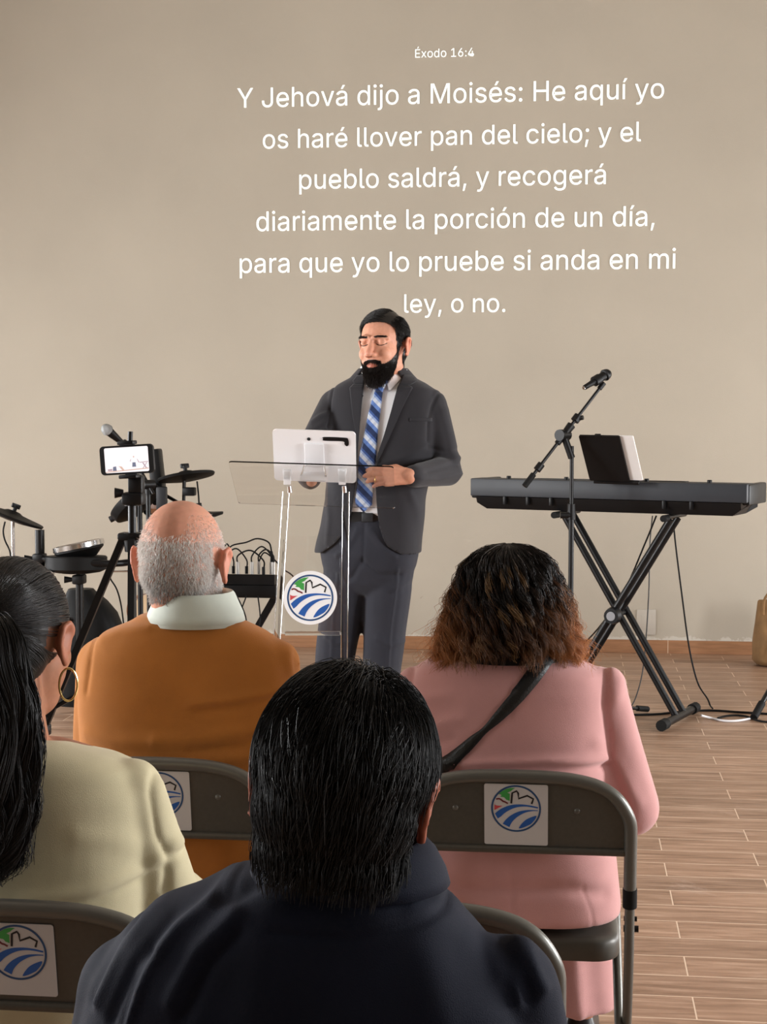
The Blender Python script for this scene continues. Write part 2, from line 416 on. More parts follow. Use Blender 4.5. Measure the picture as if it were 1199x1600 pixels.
def window(x, out, a, b, z0, z1, power, col=(.985, .99, 1)):
    wn[0] += 1; w = MB(); xc = x+out*.1
    for y in (a+.03, (a+b)/2, b-.03): w.box((xc, y, (z0+z1)/2), (.06, .05, z1-z0))
    for z in (z0+.03, (z0+z1)/2, z1-.03): w.box((xc, (a+b)/2, z), (.055, b-a, .05))
    tag(obj('window_%d' % wn[0], w, 'window_frame', None, False), kind='structure')
    ld = bpy.data.lights.new('daylight', 'AREA'); ld.shape = 'RECTANGLE'; ld.size = b-a; ld.size_y = z1-z0; ld.energy = power; ld.color = col
    lo = bpy.data.objects.new('daylight', ld); COL.objects.link(lo); lo.location = (x+out*.26, (a+b)/2, (z0+z1)/2)
    lo.rotation_euler = (0, PI/2*out, 0) if out > 0 else (0, -PI/2, 0)
    return lo
LW = side_wall('wall_left', XL, -1, [(.2, 2.2, .9, 2.5), (3.0, 5.0, .9, 2.5), (6.9, 8.6, .35, 1.9)])  # last opening is unseen, set low to brighten the lower stage wall
RW = side_wall('wall_right', XR, 1, [(.2, 2.2, .9, 2.5), (3.0, 5.0, .9, 2.5), (7.3, 8.9, .0, 2.0)])  # last opening is an unseen doorway, added to brighten the lower right wall
for (a, b, z0, z1), p in zip(LW, (42, 290, 86)): window(XL, -1, a, b, z0, z1, p)
for (a, b, z0, z1), p in zip(RW, (32, 240, 130)): window(XR, 1, a, b, z0, z1, p)  # last is the added doorway, framed and lit like a window
world = bpy.data.worlds.new('world'); SC.world = world; world.use_nodes = True
world.node_tree.nodes['Background'].inputs[0].default_value = (.75, .85, 1, 1); world.node_tree.nodes['Background'].inputs[1].default_value = .6
SC.view_settings.view_transform = 'Standard'; SC.view_settings.look = 'None'; SC.view_settings.gamma = 1
SC.view_settings.exposure = 0.72
SC.view_settings.use_curve_mapping = False

# wall socket plate
t = tag(obj('wall_socket_plate', MB().box((0, -.005, 0), (.115, .010, .155), bev=.003).box((0, -.0105, 0), (.06, .002, .09), bev=.0008), mat('painted wall plate', srgb(182, 174, 162), .6)), 'flat beige cover plate low on the wall behind the keyboard stand', 'wall plate')
t.location = WY(1010, 972, WALLY-.001)
# ------------------------------------------------------------------ lettering on the wall
GLY = json.loads(r'''{" ":[188,[]],",":[188,[[38,-119,68,71,137,71,84,-119]]],".":[188,[[95,-4,83,-3,72,2,63,9,56,18,51,29,50,41,51,53,56,64,63,73,72,81,83,85,95,87,107,85,118,81,128,73,135,64,140,53,141,41,140,29,135,18,128,9,118,2,107,-3]]],"1":[453,[[76,0,76,55,391,55,391,0],[276,509,276,0,212,0,212,448,86,358,86,427,198,509]]],"4":[453,[[40,105,40,158,247,509,311,509,109,166,413,163,413,105],[282,0,282,121,282,146,282,318,343,318,343,0]]],"6":[453,[[226,-7,196,-4,168,3,142,15,120,31,100,51,84,74,73,101,66,131,64,162,65,186,71,213,80,239,93,268,113,302,137,340,252,509,322,509,151,261,145,261,165,288,196,307,208,311,221,313,235,314,264,312,292,305,316,295,337,280,355,261,370,240,380,215,387,187,389,157,387,127,379,98,368,73,352,50,332,30,310,14,285,3,256,-5],[226,48,245,50,263,55,279,63,292,73,305,86,314,101,322,118,326,137,327,157,326,177,322,197,314,213,305,228,292,241,279,251,263,259,245,264,226,265,207,264,190,259,174,252,160,241,148,229,138,214,131,197,126,178,125,158,126,138,131,119,138,102,148,86,160,73,174,63,190,55,207,50]]],":":[188,[[95,-4,83,-3,72,2,63,9,56,18,51,29,50,41,51,53,56,64,63,73,72,81,83,85,95,87,107,85,118,81,128,73,135,64,140,53,141,41,140,29,135,18,128,9,118,2,107,-3],[95,271,83,272,72,277,63,284,56,293,51,304,50,316,51,328,56,339,63,349,72,356,83,360,95,362,107,360,118,356,128,349,135,339,140,328,141,316,140,304,135,293,128,284,118,277,107,272]]],";":[188,[[38,-119,68,71,137,71,84,-119],[103,271,92,272,81,277,71,284,64,293,59,304,58,316,59,328,64,339,71,349,81,356,92,360,103,362,115,360,126,356,136,349,143,339,148,328,149,316,148,304,143,293,136,284,126,277,115,272]]],"H":[517,[[60,0,60,509,125,509,125,289,392,289,392,509,457,509,457,0,392,0,392,232,125,232,125,0]]],"J":[396,[[185,-7,143,-3,106,11,75,33,52,63,38,101,33,145,33,173,98,173,98,145,100,117,108,93,122,74,139,61,161,53,185,50,209,53,230,61,248,74,261,93,269,117,272,145,272,509,336,509,336,145,332,101,317,63,294,33,264,11,227,-3]]],"M":[628,[[60,0,60,509,152,509,277,187,287,159,299,123,311,84,322,49,307,49,318,83,330,121,342,158,352,187,476,509,568,509,568,0,504,0,504,291,504,327,505,369,506,413,507,457,513,457,498,409,482,363,467,322,456,291,342,0,286,0,170,291,159,321,145,361,129,408,112,457,119,457,120,416,121,372,122,328,122,291,122,0]]],"Y":[472,[[203,0,203,208,16,509,91,509,192,344,222,292,250,230,224,230,251,293,280,344,381,509,455,509,268,208,268,0]]],"a":[389,[[160,-9,137,-7,115,-2,94,5,76,15,60,29,48,45,38,63,32,85,30,108,32,128,36,146,43,161,53,173,64,184,78,193,92,200,108,206,125,211,178,220,234,227,265,235,276,255,275,272,272,285,267,297,260,307,251,315,240,322,227,327,212,330,196,331,179,330,163,327,149,322,118,301,100,274,41,291,51,312,64,331,79,346,95,358,114,368,133,375,153,380,174,383,194,384,239,379,255,375,271,369,286,360,300,350,312,336,322,320,330,301,335,278,337,251,337,0,277,0,277,52,272,52,252,25,242,16,229,8,215,1,199,-4,180,-7],[170,45,192,47,211,51,228,59,242,68,254,80,263,93,270,107,274,123,276,138,276,190,259,182,231,176,200,171,175,168,134,159,122,154,112,147,103,139,97,130,93,118,92,105,93,93,96,82,102,72,109,64,119,57,130,52,142,48,156,46]]],"b":[424,[[229,-8,208,-7,188,-3,172,4,159,12,147,21,138,31,118,59,112,59,112,0,53,0,53,509,114,509,114,319,118,319,137,346,146,355,158,365,171,373,187,379,207,383,229,384,259,382,288,374,313,361,335,343,355,319,370,293,381,262,388,227,390,189,388,151,381,115,370,84,355,57,335,34,313,16,288,3,260,-6],[220,47,242,49,262,55,279,66,294,79,306,97,316,117,323,139,327,164,328,189,327,215,323,239,316,261,307,281,294,298,280,311,263,322,242,328,220,330,198,328,178,322,161,312,147,299,134,282,125,263,118,241,114,216,113,189,114,163,118,137,125,115,135,95,147,78,162,65,179,55,199,49]]],"c":[396,[[207,-8,175,-6,144,3,117,16,93,35,72,58,56,85,44,116,37,150,34,187,37,225,44,260,56,291,72,318,93,341,117,360,144,373,175,382,207,384,225,384,243,381,260,377,276,372,291,364,305,356,318,346,330,335,340,322,349,308,356,293,362,277,303,262,290,289,270,311,242,325,207,330,184,328,163,321,145,310,130,296,118,278,108,258,102,236,98,212,96,187,98,163,102,139,108,117,118,98,130,80,145,66,163,55,184,49,207,46,243,52,271,66,292,89,304,117,363,102,357,86,350,70,341,56,331,43,319,32,306,21,292,13,277,5,261,-1,244,-5,226,-7]]],"d":[424,[[195,-8,165,-6,137,3,111,16,89,34,70,57,55,84,43,115,36,151,34,189,36,227,43,262,55,293,70,319,90,343,112,361,137,374,166,382,196,384,218,383,237,379,253,373,266,365,278,355,287,346,306,319,311,319,311,509,372,509,372,0,313,0,313,59,307,59,287,31,278,21,266,12,252,4,236,-3,217,-7],[205,47,226,49,246,55,263,65,278,78,290,95,299,115,306,137,310,163,312,189,310,216,306,241,300,263,290,282,278,299,263,312,246,322,226,328,205,330,182,328,162,322,145,311,130,298,118,281,108,261,102,239,98,215,96,189,98,164,102,139,109,117,118,97,130,79,145,66,162,55,182,49]]],"e":[404,[[212,-8,177,-6,145,3,117,16,93,35,72,58,56,85,44,115,36,150,34,187,36,224,44,259,55,290,71,317,91,341,115,359,142,373,173,382,205,384,226,383,246,380,266,374,285,366,303,355,319,341,334,324,347,304,357,282,365,256,370,226,371,194,371,169,75,169,75,221,338,221,310,202,308,226,304,249,298,269,289,286,277,302,263,314,246,323,227,328,205,330,184,328,164,323,146,313,131,301,119,286,109,270,102,251,97,231,96,211,96,178,98,151,102,127,110,106,121,88,135,73,151,61,169,53,190,48,212,46,227,47,241,49,254,53,265,58,276,65,285,73,294,82,300,93,306,105,365,91,358,72,348,55,335,39,320,26,302,14,283,4,261,-3,237,-7]]],"g":[425,[[207,-151,180,-149,156,-146,134,-140,114,-132,97,-122,82,-110,70,-97,59,-84,51,-69,101,-41,122,-66,131,-74,142,-82,154,-88,169,-93,187,-96,207,-97,235,-95,261,-87,282,-75,298,-58,308,-34,311,-6,311,68,306,68,287,41,277,32,266,23,252,16,236,10,217,6,195,5,166,7,138,15,113,27,90,43,71,65,55,90,44,120,36,154,34,191,36,228,43,263,55,293,70,320,90,343,112,361,138,374,166,382,196,384,218,383,237,379,253,373,267,365,279,356,288,346,308,319,313,319,313,379,372,379,372,-9,370,-40,363,-67,350,-90,334,-109,314,-124,291,-136,265,-144,236,-149],[205,59,227,61,247,66,264,75,278,87,290,103,300,121,307,142,311,166,312,193,311,218,307,243,300,264,291,283,278,299,264,312,247,322,227,328,205,330,183,328,162,322,145,312,130,298,118,281,109,262,102,241,98,217,96,193,98,167,102,143,109,123,118,104,131,88,145,76,163,67,183,61]]],"h":[410,[[114,227,114,0,53,0,53,509,114,509,114,287,102,287,116,319,132,344,152,362,175,374,200,382,227,384,252,383,275,377,295,369,313,356,329,340,341,321,350,298,355,271,357,240,357,0,296,0,296,235,293,262,286,286,273,304,256,318,234,326,210,329,193,328,176,324,161,317,147,308,136,297,126,283,119,266,115,247]]],"i":[167,[[53,0,53,379,114,379,114,0],[84,443,73,444,63,448,54,455,47,463,43,473,41,483,43,494,47,504,54,512,63,518,73,522,84,524,95,522,105,518,114,512,121,504,125,494,126,483,125,473,121,463,114,455,105,448,95,444]]],"j":[167,[[53,379,114,379,114,-30,113,-52,108,-72,102,-90,92,-106,80,-119,65,-129,47,-137,27,-141,4,-143,-10,-143,-10,-87,2,-87,18,-85,31,-80,40,-72,47,-61,51,-46,53,-29],[83,443,72,444,62,448,53,455,47,463,42,473,41,483,42,494,47,504,53,512,62,518,72,522,83,524,94,522,105,518,114,512,120,504,125,494,126,483,125,473,120,463,114,455,105,448,94,444]]],"l":[189,[[139,-2,113,0,90,8,74,20,62,37,55,59,53,84,53,509,114,509,114,99,114,83,117,71,120,62,126,57,135,53,146,52,160,53,170,54,181,3,162,-1]]],"m":[610,[[53,0,53,379,112,379,112,295,108,295,114,314,122,331,132,346,144,358,158,368,172,376,187,382,203,385,219,386,245,383,268,375,287,361,303,342,314,320,321,295,312,295,318,312,327,329,337,343,350,356,365,366,381,375,398,381,417,385,437,386,458,385,478,380,497,372,514,361,529,346,541,328,550,308,555,283,557,255,557,0,496,0,496,254,493,278,485,298,473,313,456,323,438,329,419,330,402,329,387,326,374,320,363,312,353,302,345,290,340,277,336,263,335,247,335,0,274,0,274,260,272,279,265,297,253,311,238,322,220,328,199,330,185,329,171,326,158,320,145,312,135,302,126,289,119,275,115,257,114,238,114,0]]],"n":[410,[[114,227,114,0,53,0,53,379,112,379,112,287,102,287,116,319,132,344,152,362,175,374,200,382,227,384,252,383,275,377,295,369,313,356,328,340,341,321,350,298,355,271,357,240,357,0,296,0,296,235,293,262,286,286,273,304,256,318,234,326,210,329,193,328,176,324,161,317,147,308,136,297,126,283,119,266,115,247]]],"o":[415,[[207,-8,175,-6,144,3,117,16,93,35,72,58,56,85,44,116,37,150,34,187,37,225,44,260,56,291,72,318,93,341,117,360,144,373,175,382,207,384,240,382,271,373,299,360,322,341,343,318,359,291,371,260,379,225,381,187,379,150,371,116,359,85,343,58,322,35,299,16,271,3,240,-6],[207,46,231,49,252,55,270,66,285,80,298,98,307,117,314,139,318,163,319,187,318,212,314,236,307,258,298,278,285,296,270,310,252,321,231,328,207,330,184,328,163,321,145,310,130,296,118,278,108,258,102,236,98,212,96,187,98,163,102,139,108,117,118,98,130,80,145,66,163,55,184,49]]],"p":[424,[[53,-143,53,379,112,379,112,319,118,319,137,346,146,355,158,365,171,373,187,379,207,383,229,384,259,382,288,374,313,361,335,343,355,319,370,293,381,262,388,227,390,189,388,151,381,115,370,84,355,57,335,34,313,16,288,3,260,-6,229,-8,208,-7,189,-3,173,4,159,12,147,21,138,31,118,59,114,59,114,-143],[220,47,242,49,262,55,279,66,294,79,306,97,316,117,323,139,327,164,328,189,327,215,323,239,316,261,307,281,294,298,280,311,263,322,242,328,220,330,198,328,178,322,161,312,147,299,134,282,125,263,118,241,114,216,113,189,114,163,118,137,125,115,135,95,147,78,162,65,179,55,199,49]]],"q":[424,[[372,-143,311,-143,311,59,306,59,287,31,277,21,266,12,252,4,236,-3,217,-7,195,-8,165,-6,137,3,111,16,89,34,70,57,55,84,43,115,36,151,34,189,36,227,43,262,55,293,70,319,90,343,112,361,137,374,166,382,196,384,218,383,237,379,253,373,266,365,278,355,287,346,307,319,313,319,313,379,372,379],[205,47,226,49,246,55,263,65,278,78,290,95,299,115,306,137,310,163,312,189,310,216,306,241,300,263,290,282,278,299,263,312,246,322,226,328,205,330,182,328,162,322,145,311,130,298,118,281,108,261,102,239,98,215,96,189,98,164,102,139,109,117,118,97,130,79,145,66,162,55,182,49]]],"r":[259,[[53,0,53,379,112,379,112,321,124,339,137,354,152,367,171,377,191,383,213,385,229,384,243,384,243,322,230,324,207,326,190,325,174,321,159,315,146,306,135,296,126,284,119,270,115,254,114,237,114,0]]],"s":[365,[[182,-8,157,-7,133,-3,112,3,93,12,76,24,62,38,50,54,41,73,36,94,94,107,101,88,111,72,124,60,140,52,160,47,181,45,206,47,227,53,244,62,257,74,265,88,268,103,266,115,262,126,254,136,243,144,229,150,212,155,149,170,118,180,92,193,72,208,58,227,50,249,47,274,49,295,55,314,65,332,79,347,96,360,115,370,137,378,161,383,187,384,212,383,234,379,254,372,271,364,286,352,299,339,309,324,318,308,324,290,268,277,262,291,254,304,243,316,228,325,210,331,187,333,166,331,147,325,131,317,119,306,111,292,109,277,110,264,115,253,124,243,136,235,152,228,172,223,229,209,261,200,287,187,306,171,320,153,328,131,331,107,329,85,323,65,312,47,298,31,280,17,260,6,236,-2,210,-7]]],"t":[227,[[204,379,204,327,6,327,6,379],[65,471,126,471,126,98,127,83,131,70,136,61,144,55,156,51,170,50,185,51,202,54,213,2,192,-3,168,-4,138,-1,112,7,92,21,77,40,68,65,65,93]]],"u":[410,[[182,-5,158,-3,135,2,115,11,97,23,81,39,69,59,60,82,54,109,53,139,53,379,114,379,114,144,116,117,124,93,137,75,154,61,176,53,200,50,217,51,234,55,249,62,262,71,274,83,283,97,290,113,295,132,296,153,296,379,357,379,357,0,298,0,298,92,307,92,294,60,277,35,257,17,235,5,209,-3]]],"v":[389,[[163,0,17,379,84,379,165,155,187,87,206,21,184,21,203,87,224,155,305,379,371,379,226,0]]],"x":[379,[[21,0,171,218,171,171,29,379,100,379,147,306,179,253,207,206,175,206,202,253,233,306,282,379,352,379,209,169,209,214,358,0,287,0,231,85,200,136,173,182,205,182,178,136,148,85,91,0]]],"y":[389,[[47,-139,61,-86,71,-87,104,-89,113,-86,122,-81,130,-74,138,-64,145,-51,151,-36,163,-1,17,379,84,379,165,155,187,87,206,21,184,21,202,87,224,155,305,379,371,379,204,-58,196,-77,187,-93,177,-107,165,-119,153,-128,139,-136,125,-141,108,-144,91,-145,65,-143]]],"\u00c9":[419,[[60,0,60,509,372,509,372,452,125,452,125,286,355,286,355,229,125,229,125,57,375,57,375,0],[191,558,239,659,307,659,241,558]]],"\u00e1":[389,[[160,-9,137,-7,115,-2,94,5,76,15,60,29,48,45,38,63,32,85,30,108,32,128,36,146,43,161,53,173,64,184,78,193,92,200,108,206,125,211,178,220,234,227,265,235,276,255,275,272,272,285,267,297,260,307,251,315,240,322,227,327,212,330,196,331,179,330,163,327,149,322,118,301,100,274,41,291,51,312,64,331,79,346,95,358,114,368,133,375,153,380,174,383,194,384,239,379,255,375,271,369,286,360,300,350,312,336,322,320,330,301,335,278,337,251,337,0,277,0,277,52,272,52,252,25,242,16,229,8,215,1,199,-4,180,-7],[170,45,192,47,211,51,228,59,242,68,254,80,263,93,270,107,274,123,276,138,276,190,259,182,231,176,200,171,175,168,134,159,122,154,112,147,103,139,97,130,93,118,92,105,93,93,96,82,102,72,109,64,119,57,130,52,142,48,156,46],[162,429,210,529,278,529,212,429]]],"\u00e9":[404,[[212,-8,177,-6,145,3,117,16,93,35,72,58,56,85,44,115,36,150,34,187,36,224,44,259,55,290,71,317,91,341,115,359,142,373,173,382,205,384,226,383,246,380,266,374,285,366,303,355,319,341,334,324,347,304,357,282,365,256,370,226,371,194,371,169,75,169,75,221,338,221,310,202,308,226,304,249,298,269,289,286,277,302,263,314,246,323,227,328,205,330,184,328,164,323,146,313,131,301,119,286,109,270,102,251,97,231,96,211,96,178,98,151,102,127,110,106,121,88,135,73,151,61,169,53,190,48,212,46,227,47,241,49,254,53,265,58,276,65,285,73,294,82,300,93,306,105,365,91,358,72,348,55,335,39,320,26,302,14,283,4,261,-3,237,-7],[177,429,225,529,293,529,227,429]]],"\u00ed":[167,[[53,0,53,379,114,379,114,0],[57,429,104,529,173,529,107,429]]],"\u00f3":[415,[[207,-8,175,-6,144,3,117,16,93,35,72,58,56,85,44,116,37,150,34,187,37,225,44,260,56,291,72,318,93,341,117,360,144,373,175,382,207,384,240,382,271,373,299,360,322,341,343,318,359,291,371,260,379,225,381,187,379,150,371,116,359,85,343,58,322,35,299,16,271,3,240,-6],[207,46,231,49,252,55,270,66,285,80,298,98,307,117,314,139,318,163,319,187,318,212,314,236,307,258,298,278,285,296,270,310,252,321,231,328,207,330,184,328,163,321,145,310,130,296,118,278,108,258,102,236,98,212,96,187,98,163,102,139,108,117,118,98,130,80,145,66,163,55,184,49],[181,429,228,529,297,529,231,429]]]}''')
def fill2d(polys, depth=0):
    cu = bpy.data.curves.new('tmp', 'CURVE'); cu.dimensions = '2D'; cu.fill_mode = 'BOTH'; cu.extrude = depth/2
    for pl in polys:
        s = cu.splines.new('POLY'); s.points.add(len(pl)-1); s.use_cyclic_u = True
        for p, (x, y) in zip(s.points, pl): p.co = (x, y, 0, 1)
    o = bpy.data.objects.new('tmp', cu); COL.objects.link(o)
    me = bpy.data.meshes.new_from_object(o.evaluated_get(bpy.context.evaluated_depsgraph_get()))
    vs = [tuple(v.co) for v in me.vertices]; fs = [tuple(p.vertices) for p in me.polygons]
    bpy.data.objects.remove(o); bpy.data.curves.remove(cu); bpy.data.meshes.remove(me)
    return vs, fs
def text_polys(t):
    x = 0; out = []
    for ch in t:
        adv, pl = GLY[ch]
        for p in pl: out.append([((x + p[i])/1000, p[i+1]/1000) for i in range(0, len(p), 2)])
        x += adv
    xs = [q[0] for p in out for q in p]; return out, min(xs), max(xs)
M['projected'] = mat('letter glow for projected light', (.85, .87, .85), .8, emit=(.93, 1, .95), estr=.33)  # letter meshes glow faintly in place of a projector's light
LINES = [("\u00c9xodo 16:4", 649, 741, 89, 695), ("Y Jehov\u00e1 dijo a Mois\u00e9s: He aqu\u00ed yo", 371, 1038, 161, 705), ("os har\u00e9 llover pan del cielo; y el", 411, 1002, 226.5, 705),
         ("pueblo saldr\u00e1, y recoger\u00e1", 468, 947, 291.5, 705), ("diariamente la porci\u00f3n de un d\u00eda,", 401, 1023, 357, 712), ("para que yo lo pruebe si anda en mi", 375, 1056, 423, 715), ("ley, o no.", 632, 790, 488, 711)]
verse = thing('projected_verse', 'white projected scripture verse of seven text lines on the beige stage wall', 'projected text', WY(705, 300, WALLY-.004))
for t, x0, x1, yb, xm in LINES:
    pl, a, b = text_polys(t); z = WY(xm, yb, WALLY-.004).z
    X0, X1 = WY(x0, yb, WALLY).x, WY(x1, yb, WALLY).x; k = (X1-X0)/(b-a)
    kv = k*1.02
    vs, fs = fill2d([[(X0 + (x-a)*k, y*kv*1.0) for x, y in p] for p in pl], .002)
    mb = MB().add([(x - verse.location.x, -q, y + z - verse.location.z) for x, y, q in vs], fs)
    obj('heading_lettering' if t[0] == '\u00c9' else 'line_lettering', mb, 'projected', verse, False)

# ------------------------------------------------------------------ emblem (road, house, tree inside a blue ring)
M['em_white'] = mat('emblem white', (.9, .91, .92), .45)
M['em_ring'] = mat('emblem ring blue', srgb(42, 78, 122), .5)
M['em_blue'] = mat('emblem blue', srgb(38, 92, 170), .5)
M['em_black'] = mat('emblem black', (.012, .012, .014), .5)
M['em_green'] = mat('emblem green', srgb(66, 160, 76), .5)
M['em_maroon'] = mat('emblem maroon', srgb(110, 40, 48), .5)
M['em_red'] = mat('emblem red', srgb(205, 80, 84), .5)
EM = ['em_white', 'em_ring', 'em_blue', 'em_black', 'em_green', 'em_maroon', 'em_red']
def U(l): return [((l[i]-590)/470, (585-l[i+1])/470) for i in range(0, len(l), 2)]
def sm2(p, closed=True, n=4): return [(q.x, q.y) for q in smooth_pts([(x, y, 0) for x, y in p], n, closed)]
def ribbon(p, w):
    P = [Vector(q) for q in p]; L, R = [], []
    for i in range(len(P)):
        t = (P[min(i+1, len(P)-1)] - P[max(i-1, 0)]).normalized(); nn = Vector((-t.y, t.x))*w/2
        L.append(P[i]+nn); R.append(P[i]-nn)
    return [tuple(q) for q in L + R[::-1]]
def circ(r, n=56): return [(r*math.cos(2*PI*k/n), r*math.sin(2*PI*k/n)) for k in range(n)]
_em = None
def emblem_layers():
    global _em
    if _em: return _em
    s1 = sm2(U([250,690, 310,632, 370,590, 440,553, 520,525, 610,512, 700,508, 830,518, 945,540]), False) + sm2(U([945,562, 850,548, 760,540, 680,545, 600,562, 520,596, 450,640, 395,685, 350,735, 298,776]), False)
    s2 = sm2(U([382,862, 425,795, 480,735, 545,684, 620,642, 700,614, 780,600, 860,595, 945,595]), False) + sm2(U([945,606, 870,611, 800,625, 735,648, 680,680, 615,728, 560,785, 520,845, 492,915]), False)
    s3 = sm2(U([645,930, 668,878, 700,830, 745,780, 800,742, 860,712, 925,690, 912,742, 880,790, 838,840, 790,870, 720,908]), True, 2)
    tr = U([300,352, 350,300, 420,255, 490,232, 565,230, 520,262, 500,285, 440,318, 482,335, 482,455, 430,440, 398,402, 328,392, 350,368, 330,352])
    wv = ribbon(sm2(U([262,440, 300,430, 335,438, 375,470, 410,480, 455,505]), False), .055)
    rd = U([238,530, 262,548, 300,552, 370,548, 310,585, 240,632])
    hs = ribbon(U([510,500, 520,318, 590,280, 618,318, 628,410, 765,350, 865,402, 840,490]), .062)
    _em = [([circ(.862), circ(.80)], 1), ([s1], 2), ([s2], 2), ([s3], 2), ([tr], 4), ([wv], 5), ([rd], 6), ([hs], 3)]
    _em = [(fill2d(p, .012), m) for p, m in _em]; return _em
def emblem(mb, T, R, m0=0, disc=True):
    """flat printed emblem, x right, y up, z towards the reader"""
    if disc: mb.prism(circ(R, 64), -.003, 0, m0, T)
    S = T @ Matrix.Diagonal((R, R, R*.5, 1)) @ Matrix.Translation((0, 0, .004))
    for (vs, fs), m in emblem_layers(): mb.add(vs, fs, m0+m, S)
def frame(o, x, y):
    x = Vector(x).normalized(); y = Vector(y); y = (y - x*y.dot(x)).normalized(); z = x.cross(y)
    m = Matrix((x, y, z)).transposed().to_4x4(); m.translation = Vector(o); return m
def rrect(w, h, r, n=5):
    out = []
    for cx_, cy_, a0 in ((w/2-r, h/2-r, 0), (-w/2+r, h/2-r, PI/2), (-w/2+r, -h/2+r, PI), (w/2-r, -h/2+r, 3*PI/2)):
        out += [(cx_ + r*math.cos(a0 + PI/2*k/n), cy_ + r*math.sin(a0 + PI/2*k/n)) for k in range(n+1)]
    return out

# ------------------------------------------------------------------ lectern
lec = thing('lectern', 'clear acrylic lectern with a round church emblem in front of the standing speaker', 'lectern', WF(487, 1330) )
LO = lec.location.copy(); LT = Matrix.Translation(-LO)
a, b, c, d_ = W(355, 722, 5.30), W(613, 728, 5.28), W(620, 795, 5.55), W(375, 785, 5.58)
PF = frame((a+b+c+d_)/4, (b-a)+(c-d_), (a-d_)+(b-c)); pw = ((b-a).length+(c-d_).length)/2; ph = ((a-d_).length+(b-c).length)/2
obj('reading_plate', MB().prism(rrect(pw, ph, .012), -.0025, .0025, 0, LT @ PF), 'acrylic', lec)
pl0, pl1 = W(447, 768, 5.44), W(433, 1000, 5.40); pr0, pr1 = W(541, 768, 5.44), W(538, 1030, 5.40)
def to_floor(p, q): k = (p.z-.016)/(p.z-q.z); return p + (q-p)*k
for p, q in ((pl0, to_floor(pl0, pl1)), (pr0, to_floor(pr0, pr1))): obj('post', MB().loft([[tuple(z_-LO+Vector((x_, y_, 0))) for x_, y_ in rrect(.022, .028, .003, 2)] for z_ in (q, p)]), 'acrylic', lec, angle=30)
def lerp_y(p, q, z): k = (p.z-z)/(p.z-q.z); return p + (q-p)*k
zt, zb = W(487, 838, 5.42).z, W(487, 990, 5.42).z
A, B, C_, D_ = lerp_y(pl0, pl1, zt), lerp_y(pr0, pr1, zt), lerp_y(pr0, pr1, zb), lerp_y(pl0, pl1, zb)
QF = frame((A+B+C_+D_)/4, B-A, A-D_)
obj('front_panel', MB().box((0, 0, 0), ((B-A).length-.026, (A-D_).length, .004), T=LT @ QF), 'acrylic', lec, False)
obj('crossbar', MB().box((0, -(A-D_).length/2 + .004, 0), ((B-A).length-.024, .014, .03), bev=.003, T=LT @ QF), 'acrylic', lec)
obj('base', MB().box((0, .05, .008), (.46, .36, .016), bev=.004), 'acrylic', lec)
EF = QF.copy(); EF.translation = W(485, 934, 5.395)
mb = MB(); emblem(mb, LT @ EF, .0915); obj('emblem_sign', mb, EM, lec, False)
for x in (449, 535):
    f = frame(W(x, 746, 5.40), RGT, (0, 0, 1)); f2 = LT @ f
    cl = obj('clamp', MB().box((0, 0, 0), (.024, .05, .02), bev=.003, T=f2).box((0, .022, -.012), (.03, .02, .03), bev=.003, T=f2), 'white_plastic', lec)
    obj('clamp_bolt', MB().tube([f2 @ Vector((.006, -.03, -.01)), f2 @ Vector((.008, -.052, -.012))], .008), 'chrome', cl)

# ------------------------------------------------------------------ tablet on the lectern
a, b, c, d_ = W(424, 672, 5.40), W(555, 675, 5.38), W(558, 755, 5.47), W(431, 749, 5.49)
TF = frame((a+b+c+d_)/4, (b-a)+(c-d_), (a-d_)+(b-c)); tw = ((b-a).length+(c-d_).length)/2; th = ((a-d_).length+(b-c).length)/2
TF.translation = TF.translation + Vector((0, 0, .002))
tab = thing('tablet', 'white tablet seen from behind, propped on the clear lectern', 'tablet', TF @ Vector((0, -th/2, 0))); TT = Matrix.Translation(-tab.location) @ TF
M['tablet'] = mat('white tablet back', (.9, .89, .9), .3, spec=.5)
obj('body', MB().prism(rrect(tw, th, .014), -.004, .003, 0, TT), 'tablet', tab, angle=50)
obj('screen', MB().prism(rrect(tw-.012, th-.012, .01), -.0046, -.004, 0, TT), 'black', tab, False)
obj('camera_strip', MB().prism([(.0+x, y) for x, y in sm2([(.035,.076), (.104,.076), (.116,.07), (.118,.05), (.110,.044), (.103,.052), (.098,.062), (.035,.062), (.031,.069)], True, 3)], .003, .0045, 0, TT), 'black', tab, False)
obj('camera_lens', MB().lathe([(.006, .003), (.006, .0042), (.0035, .0045)], T=TT @ Matrix.Translation((-.018, .066, 0))), 'dark_grey', tab)
ts = thing('tablet_stand', 'small white folding stand holding up the back of the tablet', 'tablet stand', TF @ Vector((0, -th/2-.004, .03))); SS = Matrix.Translation(-ts.location) @ TF
obj('back_support', MB().box((.0, .008, .0075), (.066, .085, .006), bev=.002, T=SS), 'white_plastic', ts)
obj('foot_plate', MB().box((0, -.055, .042), (.09, .006, .06), bev=.002, T=SS @ Matrix.Rotation(.0, 4, 'X')), 'white_plastic', ts)
for s in (-1, 1): obj('arm', MB().tube([SS @ Vector((s*.034, -.03, .012)), SS @ Vector((s*.042, -.05, .045))], .004), 'chrome', ts)

